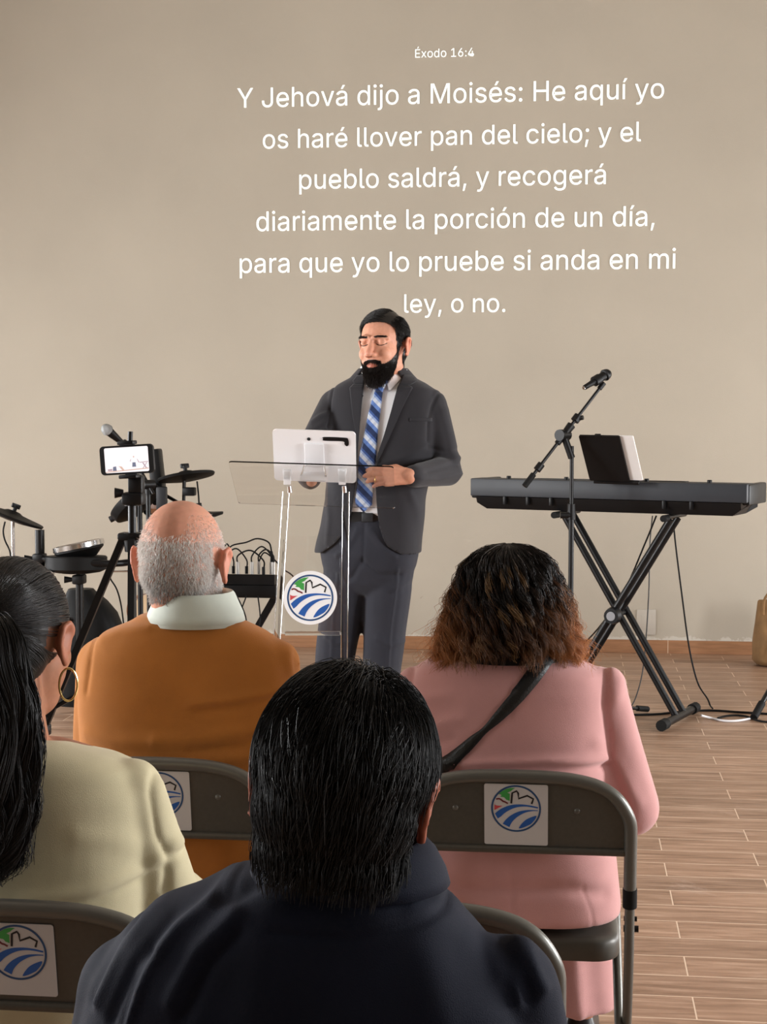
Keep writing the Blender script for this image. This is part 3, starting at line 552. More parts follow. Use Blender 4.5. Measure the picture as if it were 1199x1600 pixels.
# ------------------------------------------------------------------ keyboard, its stand and music folder
k0, k1 = W(735, 745, 7.80), W(1168, 758, 7.15); ax = Vector((k1.x-k0.x, k1.y-k0.y, 0)); KL = ax.length; ax.normalize(); ay = Vector((-ax.y, ax.x, 0))
KZ = 1.14; kr = math.atan2(ax.y, ax.x)
kmid = (k0+k1)/2
kb = thing('keyboard_piano', 'long black digital piano on a crossed stand, its back to the audience', 'keyboard', (kmid.x, kmid.y, .992), kr)
h = KZ-.992
M['kb_back'] = mat('charcoal keyboard casing', srgb(46, 49, 54), .5, noise=.08, nscale=8)
obj('case', MB().box((0, .07, h-.043), (KL, .14, .086), bev=.006).box((0, .22, h-.075), (KL, .17, .022), bev=.004), 'kb_back', kb)
mb = MB(); P0 = [(-KL/2+.03, .012), (KL/2-.012, .012)]
prof = [(.0, h-.088), (.012, .03), (.03, .0), (.25, .0), (.29, .03), (.30, h-.07), (.30, h-.088)]
vs = []; 
for sx, ins in ((-1, .03), (1, .03)):
    for i, (y, z) in enumerate(prof): vs.append((sx*(KL/2 - (ins if z > .02 else ins+.045)), .004+y, z))
n = len(prof); mb.add(vs, [tuple(range(n)), tuple(reversed(range(n, 2*n)))] + [(i, n+i, n+(i+1) % n, (i+1) % n) for i in range(n)])
for x in (-.5, -.38, -.26, .3, .43): mb.box((x, .0, .045), (.014, .02, .04), bev=.002)
obj('lower_shell', mb, 'black', kb, angle=30)
for s in (-1, 1): obj('end_cheek', MB().box((s*(KL/2-.012), .17, h-.05), (.036, .29, .095), bev=.008), 'black', kb)
mb = MB(); nw = 52; kw = (KL-.10)/nw
for i in range(nw): mb.box((-KL/2+.05+kw*(i+.5), .225, h-.052), (kw-.0012, .145, .024), bev=.0015, seg=1)
obj('white_keys', mb, 'white_plastic', kb, False)
mb = MB()
for i in range(nw-1):
    if (i + 5) % 7 not in (2, 6): mb.box((-KL/2+.05+kw*(i+1), .195, h-.034), (kw*.55, .09, .022), bev=.002, seg=1)
obj('black_keys', mb, 'black', kb, False)
obj('control_strip', MB().box((0, .1, h+.001), (KL*.55, .05, .004), bev=.001), 'black', kb)
for x in (-.5, -.2, .2, .5): obj('knob', MB().lathe([(.011, 0), (.011, .012), (.009, .014)], n=14, T=Matrix.Translation((x, .045, h))), 'black', kb)
# stand
ks = thing('keyboard_stand', 'black double-braced crossed metal stand carrying the digital piano', 'keyboard stand', (kmid.x + ay.x*.15, kmid.y + ay.y*.15, 0), kr)
pvx = .035; z1 = .978
for s in (-1, 1):
    for yo in (-.058, .058):
        top, bot = Vector((pvx - s*.27, yo + s*.014, z1-.012)), Vector((pvx + s*.30, yo + s*.014, .035))
        obj('leg', MB().tube([top, bot], .0165, n=12), 'black_metal', ks)
    obj('foot_bar', MB().tube([(pvx + s*.30, -.24, .03), (pvx + s*.30, .24, .03)], .02, n=12), 'black_metal', ks)
    for e in (-1, 1): obj('foot_cap', MB().tube([(pvx + s*.30, e*.20, .03), (pvx + s*.30, e*.262, .03)], .0265, n=12), 'rubber', ks)
    obj('support_arm', MB().tube([(pvx + s*.27, -.15, z1), (pvx + s*.27, .15, z1)], .012, n=12), 'black_metal', ks)
    obj('arm_cap', MB().tube([(pvx + s*.27, -.175, z1-.004), (pvx + s*.27, -.12, z1-.004)], .016, n=12), 'rubber', ks)
pz = .50
obj('pivot_knob', MB().tube([(pvx, -.085, pz), (pvx, -.118, pz)], [.042, .036], n=16), 'black', ks)
obj('pivot_plate', MB().tube([(pvx, -.1175, pz), (pvx, -.122, pz)], .022, n=16), mat('grey steel', (.25, .25, .26), .4, .6), ks)
obj('pivot_axle', MB().tube([(pvx, -.09, pz), (pvx, .09, pz)], .014, n=12), 'black_metal', ks)
# folder and sheets
fb, ft = W(958, 752, 7.36), W(932, 682, 7.24)
xa = W(988, 752, 7.33) - W(928, 750, 7.42); FF = frame((fb+ft)/2, xa, ft-fb)
fh = (ft-fb).length; fo = thing('music_folder', 'black music folder leaning on top of the digital piano', 'folder', (kmid.x*.0+fb.x, fb.y, KZ+.002)); FT = Matrix.Translation(-fo.location) @ FF
FT.translation.z += .004 + max(0, -(FT @ Vector((0, -fh/2, 0))).z)
obj('cover', MB().prism(rrect(.195, fh, .006), -.004, .006, 0, FT), 'black', fo, False)
obj('clip', MB().box((-.005, fh/2+.002, .004), (.028, .012, .016), bev=.002, T=FT), 'black_metal', fo)
sh = tag(obj('sheet_music', MB().prism(rrect(.21, fh*.97, .004), -.015, -.008, 0, FT @ Matrix.Translation((.052, -.004, 0))), 'paper', None, False), 'sheaf of cream pages sticking out behind the black music folder', 'sheet music'); sh.location = fo.location
obj('music_rest', MB().box((.03, -fh/2-.009, -.006), (.22, .012, .03), bev=.002, T=Matrix.Translation(fo.location) @ FT).box((.03, -fh/2+.05, -.026), (.2, .10, .005), bev=.002, T=Matrix.Translation(fo.location) @ FT), 'black', kb).matrix_parent_inverse = inv(kb)

# ------------------------------------------------------------------ microphones and their stands
def microphone(name, label, tail, head, ballcol, r=.026, group=None):
    tail, head = Vector(tail), Vector(head); t = thing(name, label, 'microphone', tail, group=group)
    f = frame((0, 0, 0), (head-tail).orthogonal(), (head-tail)); f = f @ Matrix.Rotation(-PI/2, 4, 'X'); L = (head-tail).length
    obj('handle', MB().lathe([(.009, 0), (.0115, .003), (.0125, L*.25), (.016, L*.55), (.021, L-.016), (.021, L-.008)], T=f), 'black', t)
    obj('grille', MB().lathe([(.020, L-.009), (r, L-.006), (r, L), (r*.97, L+.010), (r*.8, L+.021), (r*.5, L+.029), (.004, L+.032)], T=f), ballcol, t)
    obj('band', MB().lathe([(r+.0008, L-.004), (r+.0018, L-.001), (r+.0008, L+.002)], T=f), 'dark_grey' if ballcol != 'grille' else 'grille', t)
    return t
hub = W(894, 690, 7.25); fl = Vector((hub.x, hub.y, 0))
ms = thing('microphone_stand', 'tall black microphone stand with a slanted boom before the digital piano', 'microphone stand', fl)
obj('pole', MB().tube([(0, 0, .10), (0, 0, hub.z-.02)], .0095, n=12), 'black_metal', ms)
obj('lower_tube', MB().tube([(0, 0, .10), (0, 0, .985)], .0125, n=12), 'black_metal', ms)
obj('clutch', MB().tube([(0, 0, .975), (0, 0, 1.045)], [.02, .018], n=14), 'black', ms)
obj('clutch_knob', MB().tube([(-.005, -.01, .995), (-.05, -.015, .995)], [.012, .016], n=10), 'black', ms)
for tgt in (WF(1012, 1113), fl + Vector((-.29, -.10, 0)), fl + Vector((.05, -.31, 0))):
    q = tgt - fl; q.z = .016
    lg = obj('leg', MB().tube([(0, 0, .13), q*.93 + Vector((0, 0, .008))], .009, n=10), 'black_metal', ms)
    obj('foot_cap', MB().tube([q*.86 + Vector((0, 0, .018)), q], .0145, n=10), 'rubber', lg)
obj('leg_hub', MB().tube([(0, 0, .09), (0, 0, .17)], .022, n=14), 'black', ms)
b0, b1 = W(822, 757, 7.18)-fl, W(938, 606, 7.32)-fl; hb = hub - fl
hd = (b1-b0).normalized()
obj('boom', MB().tube([b0, b1], .0075, n=10), 'black_metal', ms)
obj('boom_grip', MB().tube([b0-hd*.01, b0+hd*.06], .0135, n=12), 'rubber', ms)
obj('boom_knob', MB().tube([b0+hd*.085, b0+hd*.12], .0175, n=12), 'black', ms)
k = (hb-b0).dot(hd)
obj('boom_joint', MB().tube([b0+hd*(k-.05), b0+hd*(k+.06)], [.014, .020], n=12).tube([b0+hd*k + Vector((-.02, -.03, 0)), b0+hd*k + Vector((.015, .03, -.0))], .026, n=14).tube([hb+Vector((0,0,-.075)), b0+hd*k], .016), 'black', ms)
obj('boom_lock', MB().tube([b0+hd*(k+.085), b0+hd*(k+.115)], .02, n=12).tube([b0+hd*(k+.1), b0+hd*(k+.1)+Vector((.03, -.01, .004))], .011), 'black', ms)
m0, m1 = W(913, 606, 7.27), W(946, 586, 7.34)
obj('clip', MB().tube([b1 - hd*.005, b1 + hd*.03], .012).tube([m0 + (m1-m0)*.48 - fl, m0 + (m1-m0)*.72 - fl], .024, n=16), 'black', ms)
mc = microphone('microphone', 'black microphone with a dark ball grille on the boom by the piano', m0, m1, 'black')
obj('end_cap', MB().tube([Vector((0, 0, 0)), (m0-m1).normalized()*.004], .0085), 'chrome', mc)
# stand at the right edge, mostly outside the picture
fl2 = WF(1262, 1090); f0 = WF(1180, 1124)
t = thing('tripod_floor_stand', 'black tripod floor stand at the right edge, only its rubber-tipped leg showing', 'stand', fl2)
obj('pole', MB().tube([(0, 0, .05), (0, 0, 1.0)], .015), 'black_metal', t)
for q in (f0-fl2, Vector((.24, .12, 0)), Vector((.02, -.30, 0))):
    q = Vector((q.x, q.y, .018)); lg = obj('leg', MB().tube([q, (0, 0, .40)], .0125), 'black_metal', t); obj('foot_cap', MB().tube([q + (Vector((0, 0, .4))-q)*-.02, q + (Vector((0, 0, .4))-q)*.12], .0185, n=12), 'rubber', lg)
obj('collar', MB().tube([(0, 0, .37), (0, 0, .43)], .025), 'black', t)

# cables
def cable(label, pts, r, m='rubber', name='cable', group=None):
    return tag(obj(name, MB().tube(smooth_pts(pts, 6), r, n=6), m), label, 'cable', group)
kz = KZ-.15
cable('thin black cable slanting from the piano down behind its stand', [W(1026, 806, 7.62), W(1008, 850, 7.7), W(975, 925, 7.85), W(935, 982, 8.0), WF(900, 1020, .012), WF(880, 1060, .008)], .0042)
cable('thin grey cable hanging straight down behind the crossed stand', [W(1020, 806, 7.72), W(1016, 850, 7.75), W(1014, 930, 7.75), W(1008, 1020, 7.8), W(1000, 1070, 7.8), WF(985, 1106, .006), WF(962, 1112, .006)], .0032, mat('grey cable', (.05, .05, .05), .6))
cable('thin dark cable hanging from the piano to the right stand foot', [W(1052, 806, 7.72), W(1056, 850, 7.76), W(1066, 930, 7.78), W(1077, 1010, 7.76), W(1090, 1065, 7.72), WF(1106, 1092, .05), WF(1110, 1102, .012), WF(1114, 1107, .008)], .0042)
cable('black cable running along the floor past the stand foot', [WF(985, 1117, .006), WF(1025, 1116, .006), WF(1065, 1112, .006), WF(1110, 1110, .006), WF(1160, 1113, .006), WF(1230, 1117, .006)], .006)
cable('black cable looping over the floor beside the tripod leg', [WF(1122, 1122, .006), WF(1140, 1118, .006), WF(1165, 1119, .006), WF(1190, 1127, .006), WF(1230, 1130, .006)], .005)
cable('short white cable curving over the floor by the stand foot', [WF(1096, 1118, .022), WF(1112, 1122, .006), WF(1130, 1126, .006), WF(1150, 1126.5, .006), WF(1172, 1123, .006)], .0055, 'white_plastic')

# ------------------------------------------------------------------ brown bag by the wall
bl = WF(1218, 1040); bag = thing('cloth_bag', 'brown cloth bag slumped against the wall at the right edge', 'bag', bl)
M['canvas'] = mat('brown canvas', srgb(122, 92, 58), .85, noise=.25, nscale=9, bump=.4, bscale=25)
mb = MB(); mb.loft([ring(z, a, b, xc, 0, 36, 2.6) for z, a, b, xc in ((.005, .13, .08, 0), (.03, .155, .1, 0), (.12, .155, .105, 0), (.22, .145, .09, .0), (.31, .135, .06, .0), (.375, .13, .03, .0), (.385, .125, .018, 0))])
me = remesh(mb, .008, 3); creases(me, [([(-.15, -.08, .36), (-.06, -.09, .2), (-.1, -.1, .05)], .018, -.014), ([(-.05, -.08, .37), (.0, -.1, .2), (-.02, -.11, .06)], .022, .016), ([(.04, -.08, .36), (.06, -.1, .15)], .02, -.012), ([(-.11, -.06, .38), (-.13, -.09, .2), (-.14, -.1, .1)], .016, .012)]); wobble(me, .006, 25, 3)
link('body', me, 'canvas', bag)
obj('handle', MB().tube(smooth_pts([(-.1, -.05, .3), (-.09, -.05, .40), (0, -.035, .47), (.09, -.03, .40), (.1, -.045, .3)], 5), .008), 'canvas', bag)

# ------------------------------------------------------------------ mixer on its folding stand
dm = 8.3; mp = W(388, 905, dm); mst = thing('mixer_stand', 'small black crossed stand carrying the audio mixer, left of the lectern', 'mixer stand', (mp.x, mp.y, 0))
zt = W(388, 926, dm).z
obj('top_frame', MB().box((0, 0, zt+.02), (.34, .26, .065), bev=.006), 'black', mst)
for s in (-1, 1):
    obj('leg', MB().box((0, s*.03, zt/2), (.036, .02, math.hypot(.30, zt)-.03), rot=Matrix.Rotation(s*math.atan2(.30, zt), 3, 'Y')), 'black_metal', mst)
    obj('foot_bar', MB().tube([(s*.15, -.15, .015), (s*.15, .15, .015)], .013), 'black_metal', mst)
mx_ = thing('audio_mixer', 'black audio mixer with plugs and looping cables on the small stand', 'audio mixer', (mp.x, mp.y, zt+.053))
obj('body', MB().add([(-.16, -.11, .001), (.16, -.11, .001), (.16, .11, .001), (-.16, .11, .001), (-.16, -.11, .055), (.16, -.11, .055), (.16, .11, .028), (-.16, .11, .028)], [(3, 2, 1, 0), (4, 5, 6, 7), (0, 1, 5, 4), (1, 2, 6, 5), (2, 3, 7, 6), (3, 0, 4, 7)]), 'black', mx_, False)
px_ = [(-.135, 1), (-.10, 1), (-.07, 0), (-.04, 1), (.0, 0), (.035, 1), (.065, 1), (.095, 0), (.13, 1), (.148, 1)]
M['plug'] = mat('steel plug', (.45, .44, .42), .35, .7)
ends = []
for i, (x, k) in enumerate(px_):
    y = -.07 if i % 2 else -.04
    pg = obj('plug', MB().tube([(x, y, .05), (x, y, .115 if k else .09)], .0085, n=10), 'plug' if k else 'black', mx_); ends.append(Vector((x, y, .112 if k else .088)))
for i, j, hh in ((0, 2, .07), (1, 4, .055), (3, 7, .05), (5, 8, .055), (6, 9, .045)):
    p, q = ends[i], ends[j]; m_ = (p+q)/2 + Vector((0, 0, hh*1.5))
    obj('patch_lead', MB().tube(smooth_pts([p - Vector((0, 0, .01)), p + Vector((0, 0, .035)), m_, q + Vector((0, 0, .035)), q - Vector((0, 0, .01))], 6), .0042, n=6), 'rubber', mx_)
obj('main_lead', MB().tube(smooth_pts([ends[1], ends[1] + Vector((.02, 0, .08)), (.0, -.05, .215), (.06, -.05, .235), (.12, -.05, .215), (.135, -.055, .165)], 6), .0042, n=6).tube([(.135, -.055, .17), (.14, -.06, .115)], [.006, .011]), 'rubber', mx_)
obj('side_lead', MB().tube(smooth_pts([ends[6], ends[6]+Vector((.03, 0, .05)), (.155, -.05, .12), (.19, -.05, .08), (.25, -.03, .03), (.29, .02, -.10)], 6), .004, n=6), 'rubber', mx_)
for k, (x, dx) in enumerate(((-.12, .02), (-.03, .05), (.02, -.04), (.08, .012), (.172, .03))):
    cable('black cable drooping under the mixer stand, one of the tangle there', [(mp.x + x, mp.y - .145, zt+.0), (mp.x + x + dx, mp.y - .15, zt-.13), (mp.x + x*.8 + dx*.2, mp.y - .16, zt-.26), (mp.x + x + dx*1.5, mp.y - .16, .10), (mp.x + x*1.1, mp.y-.18, .008), (mp.x + x*1.3 + .05, mp.y-.24, .008)], .004, group='cables under the mixer stand')

# ------------------------------------------------------------------ electronic drum kit
dk = 7.6; K = lambda x, y, d=dk: W(x, y, d)
kit = thing('electronic_drum_kit', 'black electronic drum kit with rubber pads at the left of the stage', 'drum kit', WF(124, 1125)); KO = kit.location.copy(); KT = Matrix.Translation(-KO)
def disc_frame(c, nrm): n_ = Vector(nrm).normalized(); f = frame((0, 0, 0), n_.orthogonal(), n_.cross(n_.orthogonal())); f.translation = c - KO; return f
def cymbal(c, nrm, r, name='cymbal_pad'):
    f = disc_frame(c, nrm); o = obj(name, MB().lathe([(.02, -.022), (r*.5, -.02), (r*.97, -.009), (r, 0), (r*.98, .004), (r*.6, .010), (r*.3, .016), (.03, .024), (.012, .026)], n=48, T=f), 'pad', kit)
    obj('wing_nut', MB().tube([f @ Vector((0, 0, .02)), f @ Vector((0, 0, .055))], .010).box((0, 0, .05), (.045, .014, .022), bev=.004, T=f), 'black', o); return o
tocam = -(FWD)
def nrm(side, back): return Vector((0, 0, 1)) + RGT*side + tocam*back
cymbal(K(19, 806), nrm(.40, -.08), .158)
cymbal(K(291, 744), nrm(-.16, -.16), .138)
cymbal(K(311, 806), nrm(-.15, -.02), .118, 'tom_pad')
c = K(122, 850); f = disc_frame(c, nrm(-.20, -.03))
sn = obj('snare_pad', MB().lathe([(.05, -.075), (.075, -.07), (.10, -.045), (.118, -.03), (.118, -.012), (.112, .0), (.105, .003)], n=48, T=f), 'pad', kit)
obj('rim', MB().lathe([(.1185, -.022), (.124, -.02), (.124, .002), (.118, .006), (.114, .002), (.117, -.0)], n=48, T=f), 'chrome', sn)
f = disc_frame(K(119, 880), nrm(0, -.05)); obj('floor_tom_pad', MB().lathe([(.06, -.05), (.115, -.042), (.145, -.028), (.148, .03), (.14, .036), (.12, .034)], n=48, T=f), 'pad', kit)
c = K(210, 782); f = disc_frame(c, RGT*-.62 + Vector((0, 0, .72)) + tocam*-.2); t = obj('tom_pad', MB().lathe([(.05, -.06), (.09, -.05), (.128, -.03), (.135, 0), (.132, .012), (.11, .014)], n=48, T=f), 'pad', kit)
obj('wing_nut', MB().tube([K(183, 806)-KO, K(172, 812)-KO], .016), 'dark_grey', t)
P = lambda *q: [K(x, y) - KO for x, y in q]
def vpost(px, y0, r, m='black_metal', d=dk, name='rack_post'):
    p = K(px, y0, d) - KO; return obj(name, MB().tube([(p.x, p.y, .012), p], r, n=14), m, kit)
vpost(62, 828, .0225); vpost(124, 890, .018); vpost(252, 760, .018, d=7.75); vpost(20, 812, .0085, 'chrome')
vpost(218, 765, .0125, d=7.5, name='stand_pole')
for y, px in ((872, 62), (905, 124), (845, 252)):
    p = K(px, y, dk if px < 200 else 7.75) - KO; o = obj('rack_clamp', MB().box(p, (.055, .07, .045), bev=.008), 'black', kit)
    obj('clamp_knob', MB().tube([p + Vector((-.03, -.02, 0)), p + Vector((-.065, -.03, 0))], [.010, .017]), 'black', o)
obj('rack_bar', MB().tube(smooth_pts([K(57, 872)-KO, K(120, 878, 7.5)-KO, K(190, 880, 7.55)-KO, K(252, 868, 7.75)-KO], 5), .016), 'black_metal', kit)
obj('chrome_rod', MB().tube([K(166, 893)-KO, K(212, 892)-KO], .005), 'chrome', kit)
obj('chrome_bolt', MB().tube([K(72, 893, 7.5)-KO, K(85, 897, 7.5)-KO], .014), 'chrome', kit)
obj('cymbal_arm', MB().tube([K(252, 770, 7.75)-KO, K(287, 790)-KO, K(288, 748)-KO], .009), 'black_metal', kit)
obj('arm_clamp', MB().box(K(296, 768)-KO, (.06, .05, .04), bev=.006), 'black', kit)
obj('cymbal_cable', MB().tube(smooth_pts(P((308, 752), (310, 770), (312, 800)), 4), .004), 'rubber', kit)
obj('cymbal_cable', MB().tube(smooth_pts(P((8, 815), (5, 830), (8, 845), (15, 860), (18, 880)), 4), .004), 'rubber', kit)
p = K(246, 745, 7.7)-KO; obj('sound_module', MB().box(p, (.06, .08, .27), rot=Matrix.Rotation(-.10, 3, 'Y'), bev=.01), 'black', kit)
p = K(253, 782, 7.55)-KO; obj('module_bracket', MB().box(p, (.045, .05, .13), bev=.006), 'dark_grey', kit)
obj('pad_arm', MB().tube([K(228, 800, 7.6)-KO, K(252, 820, 7.75)-KO], .012), 'black_metal', kit)
# kick pad tower
p = K(140, 920, 7.95); kt = MB(); zt = p.z
kt.loft([ring(z, a, b, xc, 0, 40, 3) for z, a, b, xc in ((.0, .17, .12, 0), (.04, .175, .125, 0), (zt-.20, .165, .115, .0), (zt-.12, .145, .10, -.01), (zt-.06, .11, .08, -.025), (zt-.02, .075, .06, -.04), (zt, .06, .05, -.045))])
obj('kick_pad', MB().add(kt.v, kt.f, 0, Matrix.Translation((p.x-KO.x, p.y-KO.y, 0))), 'pad', kit)
obj('kit_cable', MB().tube(smooth_pts([K(168, 893, 7.7)-KO, K(173, 905, 7.75)-KO, K(183, 922, 7.75)-KO, K(190, 950, 7.8)-KO, K(196, 1000, 7.8)-KO], 5), .004), 'rubber', kit)
# vocal microphone behind the drum kit's pads
m0, m1 = W(199, 699, 7.35), W(168, 672, 7.25)
vs_ = thing('microphone_stand', 'black microphone stand among the drum pads, behind the filming phone', 'microphone stand', (W(232, 800, 7.3).x, W(232, 800, 7.3).y, 0)); VO = vs_.location.copy()
zj = W(232, 757, 7.3).z
obj('pole', MB().tube([(0, 0, .03), (0, 0, zj)], .011), 'black_metal', vs_)
obj('base', MB().lathe([(.13, 0), (.13, .012), (.10, .022), (.02, .03)], n=32), 'black_metal', vs_)
obj('boom', MB().tube([Vector((0, 0, zj)) + (Vector((0, 0, zj))-(m0-VO))*.25, m0-VO], .0085), 'black_metal', vs_)
obj('boom_joint', MB().tube([(-.02, -.02, zj), (.02, .02, zj)], .022).tube([(0, 0, zj-.05), (0, 0, zj)], .015), 'black', vs_)
obj('clip', MB().tube([W(192, 693, 7.33)-VO, W(203, 702, 7.36)-VO], .023, n=14).tube([W(203, 700, 7.36)-VO, W(203, 685, 7.36)-VO], .011), 'black', vs_)
microphone('microphone', 'black microphone with a silver ball grille pointing up above the phone', m0, m1, 'grille')

# ------------------------------------------------------------------ acoustic guitar
go = WF(248, 1070); gt = thing('acoustic_guitar', 'tan acoustic guitar leaning behind the man in the mustard sweater', 'guitar', go, YAW + .5)
M['gt_top'] = mat('pale spruce', srgb(196, 158, 104), .35, noise=.1, nscale=4, stretch=(20, 1, 1)); M['gt_side'] = mat('brown wood', srgb(104, 62, 32), .35)
half = [(0, 0), (.09, .008), (.155, .05), (.185, .12), (.175, .19), (.135, .25), (.118, .29), (.13, .35), (.14, .40), (.125, .45), (.07, .485), (0, .49)]
out = sm2([(x, y) for x, y in half] + [(-x, y) for x, y in half[-2:0:-1]], True, 3)
G = Matrix.Translation((0, 0, .005)) @ Matrix.Rotation(PI/2 - .14, 4, 'X')
obj('body', MB().prism(out, -.05, .05, 0, G), 'gt_side', gt, angle=50)
obj('soundboard', MB().prism([(x*.985, .245+(y-.245)*.985) for x, y in out], .05, .053, 0, G), 'gt_top', gt, False)
obj('sound_hole', MB().lathe([(.05, .0528), (.05, .0536), (.04, .0538)], T=G @ Matrix.Translation((0, .33, 0))), 'black', gt)
obj('bridge', MB().box((0, .16, .058), (.14, .03, .01), bev=.003, T=G), 'gt_side', gt)
obj('neck', MB().box((0, .66, .052), (.052, .56, .022), bev=.005, T=G), 'gt_side', gt)
obj('headstock', MB().box((0, 1.0, .046), (.07, .15, .016), bev=.004, T=G), 'gt_side', gt)

# ------------------------------------------------------------------ filming phone on a tripod
dt = 4.15; hubp = W(207, 838, dt); tr = thing('phone_tripod', 'black camera tripod holding the filming phone behind the mustard sweater', 'tripod', (hubp.x, hubp.y, 0)); TO = tr.location.copy()
Z = lambda y: W(207, y, dt).z
obj('centre_column', MB().tube([(0, 0, Z(865)), (0, 0, Z(770))], .0105, n=14), 'black_metal', tr)
obj('shoulder', MB().tube([(0, 0, Z(862)), (0, 0, Z(832))], [.020, .026], n=18).box((-.0, 0, Z(838)), (.07, .05, .02), bev=.006), 'black', tr)
obj('pan_head', MB().tube([(0, 0, Z(790)), (0, 0, Z(772))], .020, n=16).box((.005, 0, Z(779)), (.056, .05, .034), bev=.008).box((.012, 0, Z(757)), (.038, .036, .05), bev=.006), 'black', tr)
obj('pan_knob', MB().tube([(-.02, -.01, Z(770)), (-.042, -.015, Z(770))], [.009, .014]), 'black', tr)
hz = Z(842)
for ang, ln in ((180, .50), (-83, .50), (50, .5)):
    q = RGT*(math.cos(math.radians(ang))*ln) + FWD*(math.sin(math.radians(ang))*ln) + Vector((0, 0, .012)); s0 = Vector((0, 0, hz)) + (RGT*math.cos(math.radians(ang)) + FWD*math.sin(math.radians(ang)))*.025
    mid = s0 + (q-s0)*.45
    lg = obj('leg', MB().tube([s0, mid], .0125, n=4, flat=(.7, .7, 0)), 'black_metal', tr)
    obj('lower_leg', MB().tube([mid - (q-s0)*.03, q], .009, n=8), 'black_metal', lg); obj('lever', MB().box(mid, (.034, .034, .03), bev=.005), 'black', lg); obj('foot_cap', MB().tube([q, q - Vector((0, 0, .0)) + (s0-q)*.04], .013), 'rubber', lg)
    obj('brace', MB().tube([(0, 0, hz-.33), s0 + (q-s0)*.40], .006, n=6), 'black_metal', tr)
obj('brace_hub', MB().tube([(0, 0, hz-.36), (0, 0, hz-.30)], .017), 'black', tr)
obj('lower_column', MB().tube([(0, 0, hz-.36), (0, 0, hz)], .009), 'black_metal', tr)
a, b, c, d_ = W(153, 698, dt-.03), W(241, 693, dt-.045), W(243, 738, dt-.045), W(155, 744, dt-.03)
PHF = frame((a+b+c+d_)/4, (b-a)+(c-d_), (a-d_)+(b-c)); pw = ((b-a).length+(c-d_).length)/2; ph = ((a-d_).length+(b-c).length)/2
PHF = PHF @ Matrix.Rotation(-.16, 4, 'Y'); pn = thing('smartphone', 'black smartphone filming the speaker from the tripod, its screen lit', 'phone', PHF @ Vector((0, -ph/2, 0))); PT = Matrix.Translation(-pn.location) @ PHF
obj('body', MB().prism(rrect(pw, ph, .011), -.009, 0, 0, PT), 'black', pn, angle=50)
M['screen'] = mat('phone screen glow', (.1, .1, .1), .3, emit=(1, .92, .94), estr=.62)
M['scr_dark'] = mat('screen dark tone', (.02, .02, .02), .4, emit=(.10, .11, .16), estr=1); M['scr_tan'] = mat('screen tan tone', (.02, .02, .02), .4, emit=(.75, .50, .40), estr=.6); M['scr_mid'] = mat('screen grey tone', (.02, .02, .02), .4, emit=(.62, .45, .5), estr=.5); M['scr_pale'] = mat('screen pale tone', (.02, .02, .02), .4, emit=(1, .98, 1), estr=.7)
sw, sh_ = pw*.82, ph*.86; sc = MB().prism(rrect(sw, sh_, .004), .0, .0006, 0, PT)
for poly, m in (([(.10, .02), (.14, .06), (.19, .06), (.23, .0), (.21, -.10), (.12, -.10)], 4), ([(.13, -.12), (.2, -.12), (.21, -.30), (.12, -.30)], 1), ([(.09, .0), (.105, .03), (.09, -.09), (.075, -.07)], 3), ([(.235, .02), (.25, .0), (.29, -.13), (.27, -.14)], 3), ([(.155, .07), (.175, .07), (.18, .13), (.15, .13)], 2),
                ([(-.32, -.26), (-.25, -.24), (-.24, -.42), (-.33, -.42)], 1), ([(-.2, -.24), (-.12, -.26), (-.06, -.42), (-.10, -.44), (-.17, -.28)], 2), ([(-.45, -.35), (-.34, -.33), (-.34, -.42), (-.44, -.42)], 3), ([(.29, -.12), (.49, -.10), (.49, -.13), (.30, -.15)], 3), ([(.35, -.15), (.38, -.15), (.46, -.38), (.43, -.38)], 3), ([(.45, -.15), (.47, -.15), (.37, -.38), (.35, -.38)], 3), ([(-.49, -.44), (.49, -.36), (.49, -.40), (-.49, -.48)], 2)):
    sc.prism([(x*sw, y*sh_) for x, y in poly], .0006, .0008, m, PT)
obj('screen', sc, ['screen', 'scr_dark', 'scr_tan', 'scr_mid', 'scr_pale'], pn, False)
cl = MB().box((.002, -ph/2-.006, -.006), (.05, .01, .03), bev=.003, T=PHF).box((.002, ph/2+.006, -.006), (.045, .01, .03), bev=.003, T=PHF).box((.002, 0, -.017), (.03, ph+.02, .012), bev=.003, T=PHF)
cl.tube([PHF @ Vector((.01, ph/2+.01, -.008)), PHF @ Vector((.012, ph/2+.034, -.01))], .0065)
obj('phone_clamp', MB().add(cl.v, cl.f, 0, Matrix.Translation(-TO)), 'black', tr)
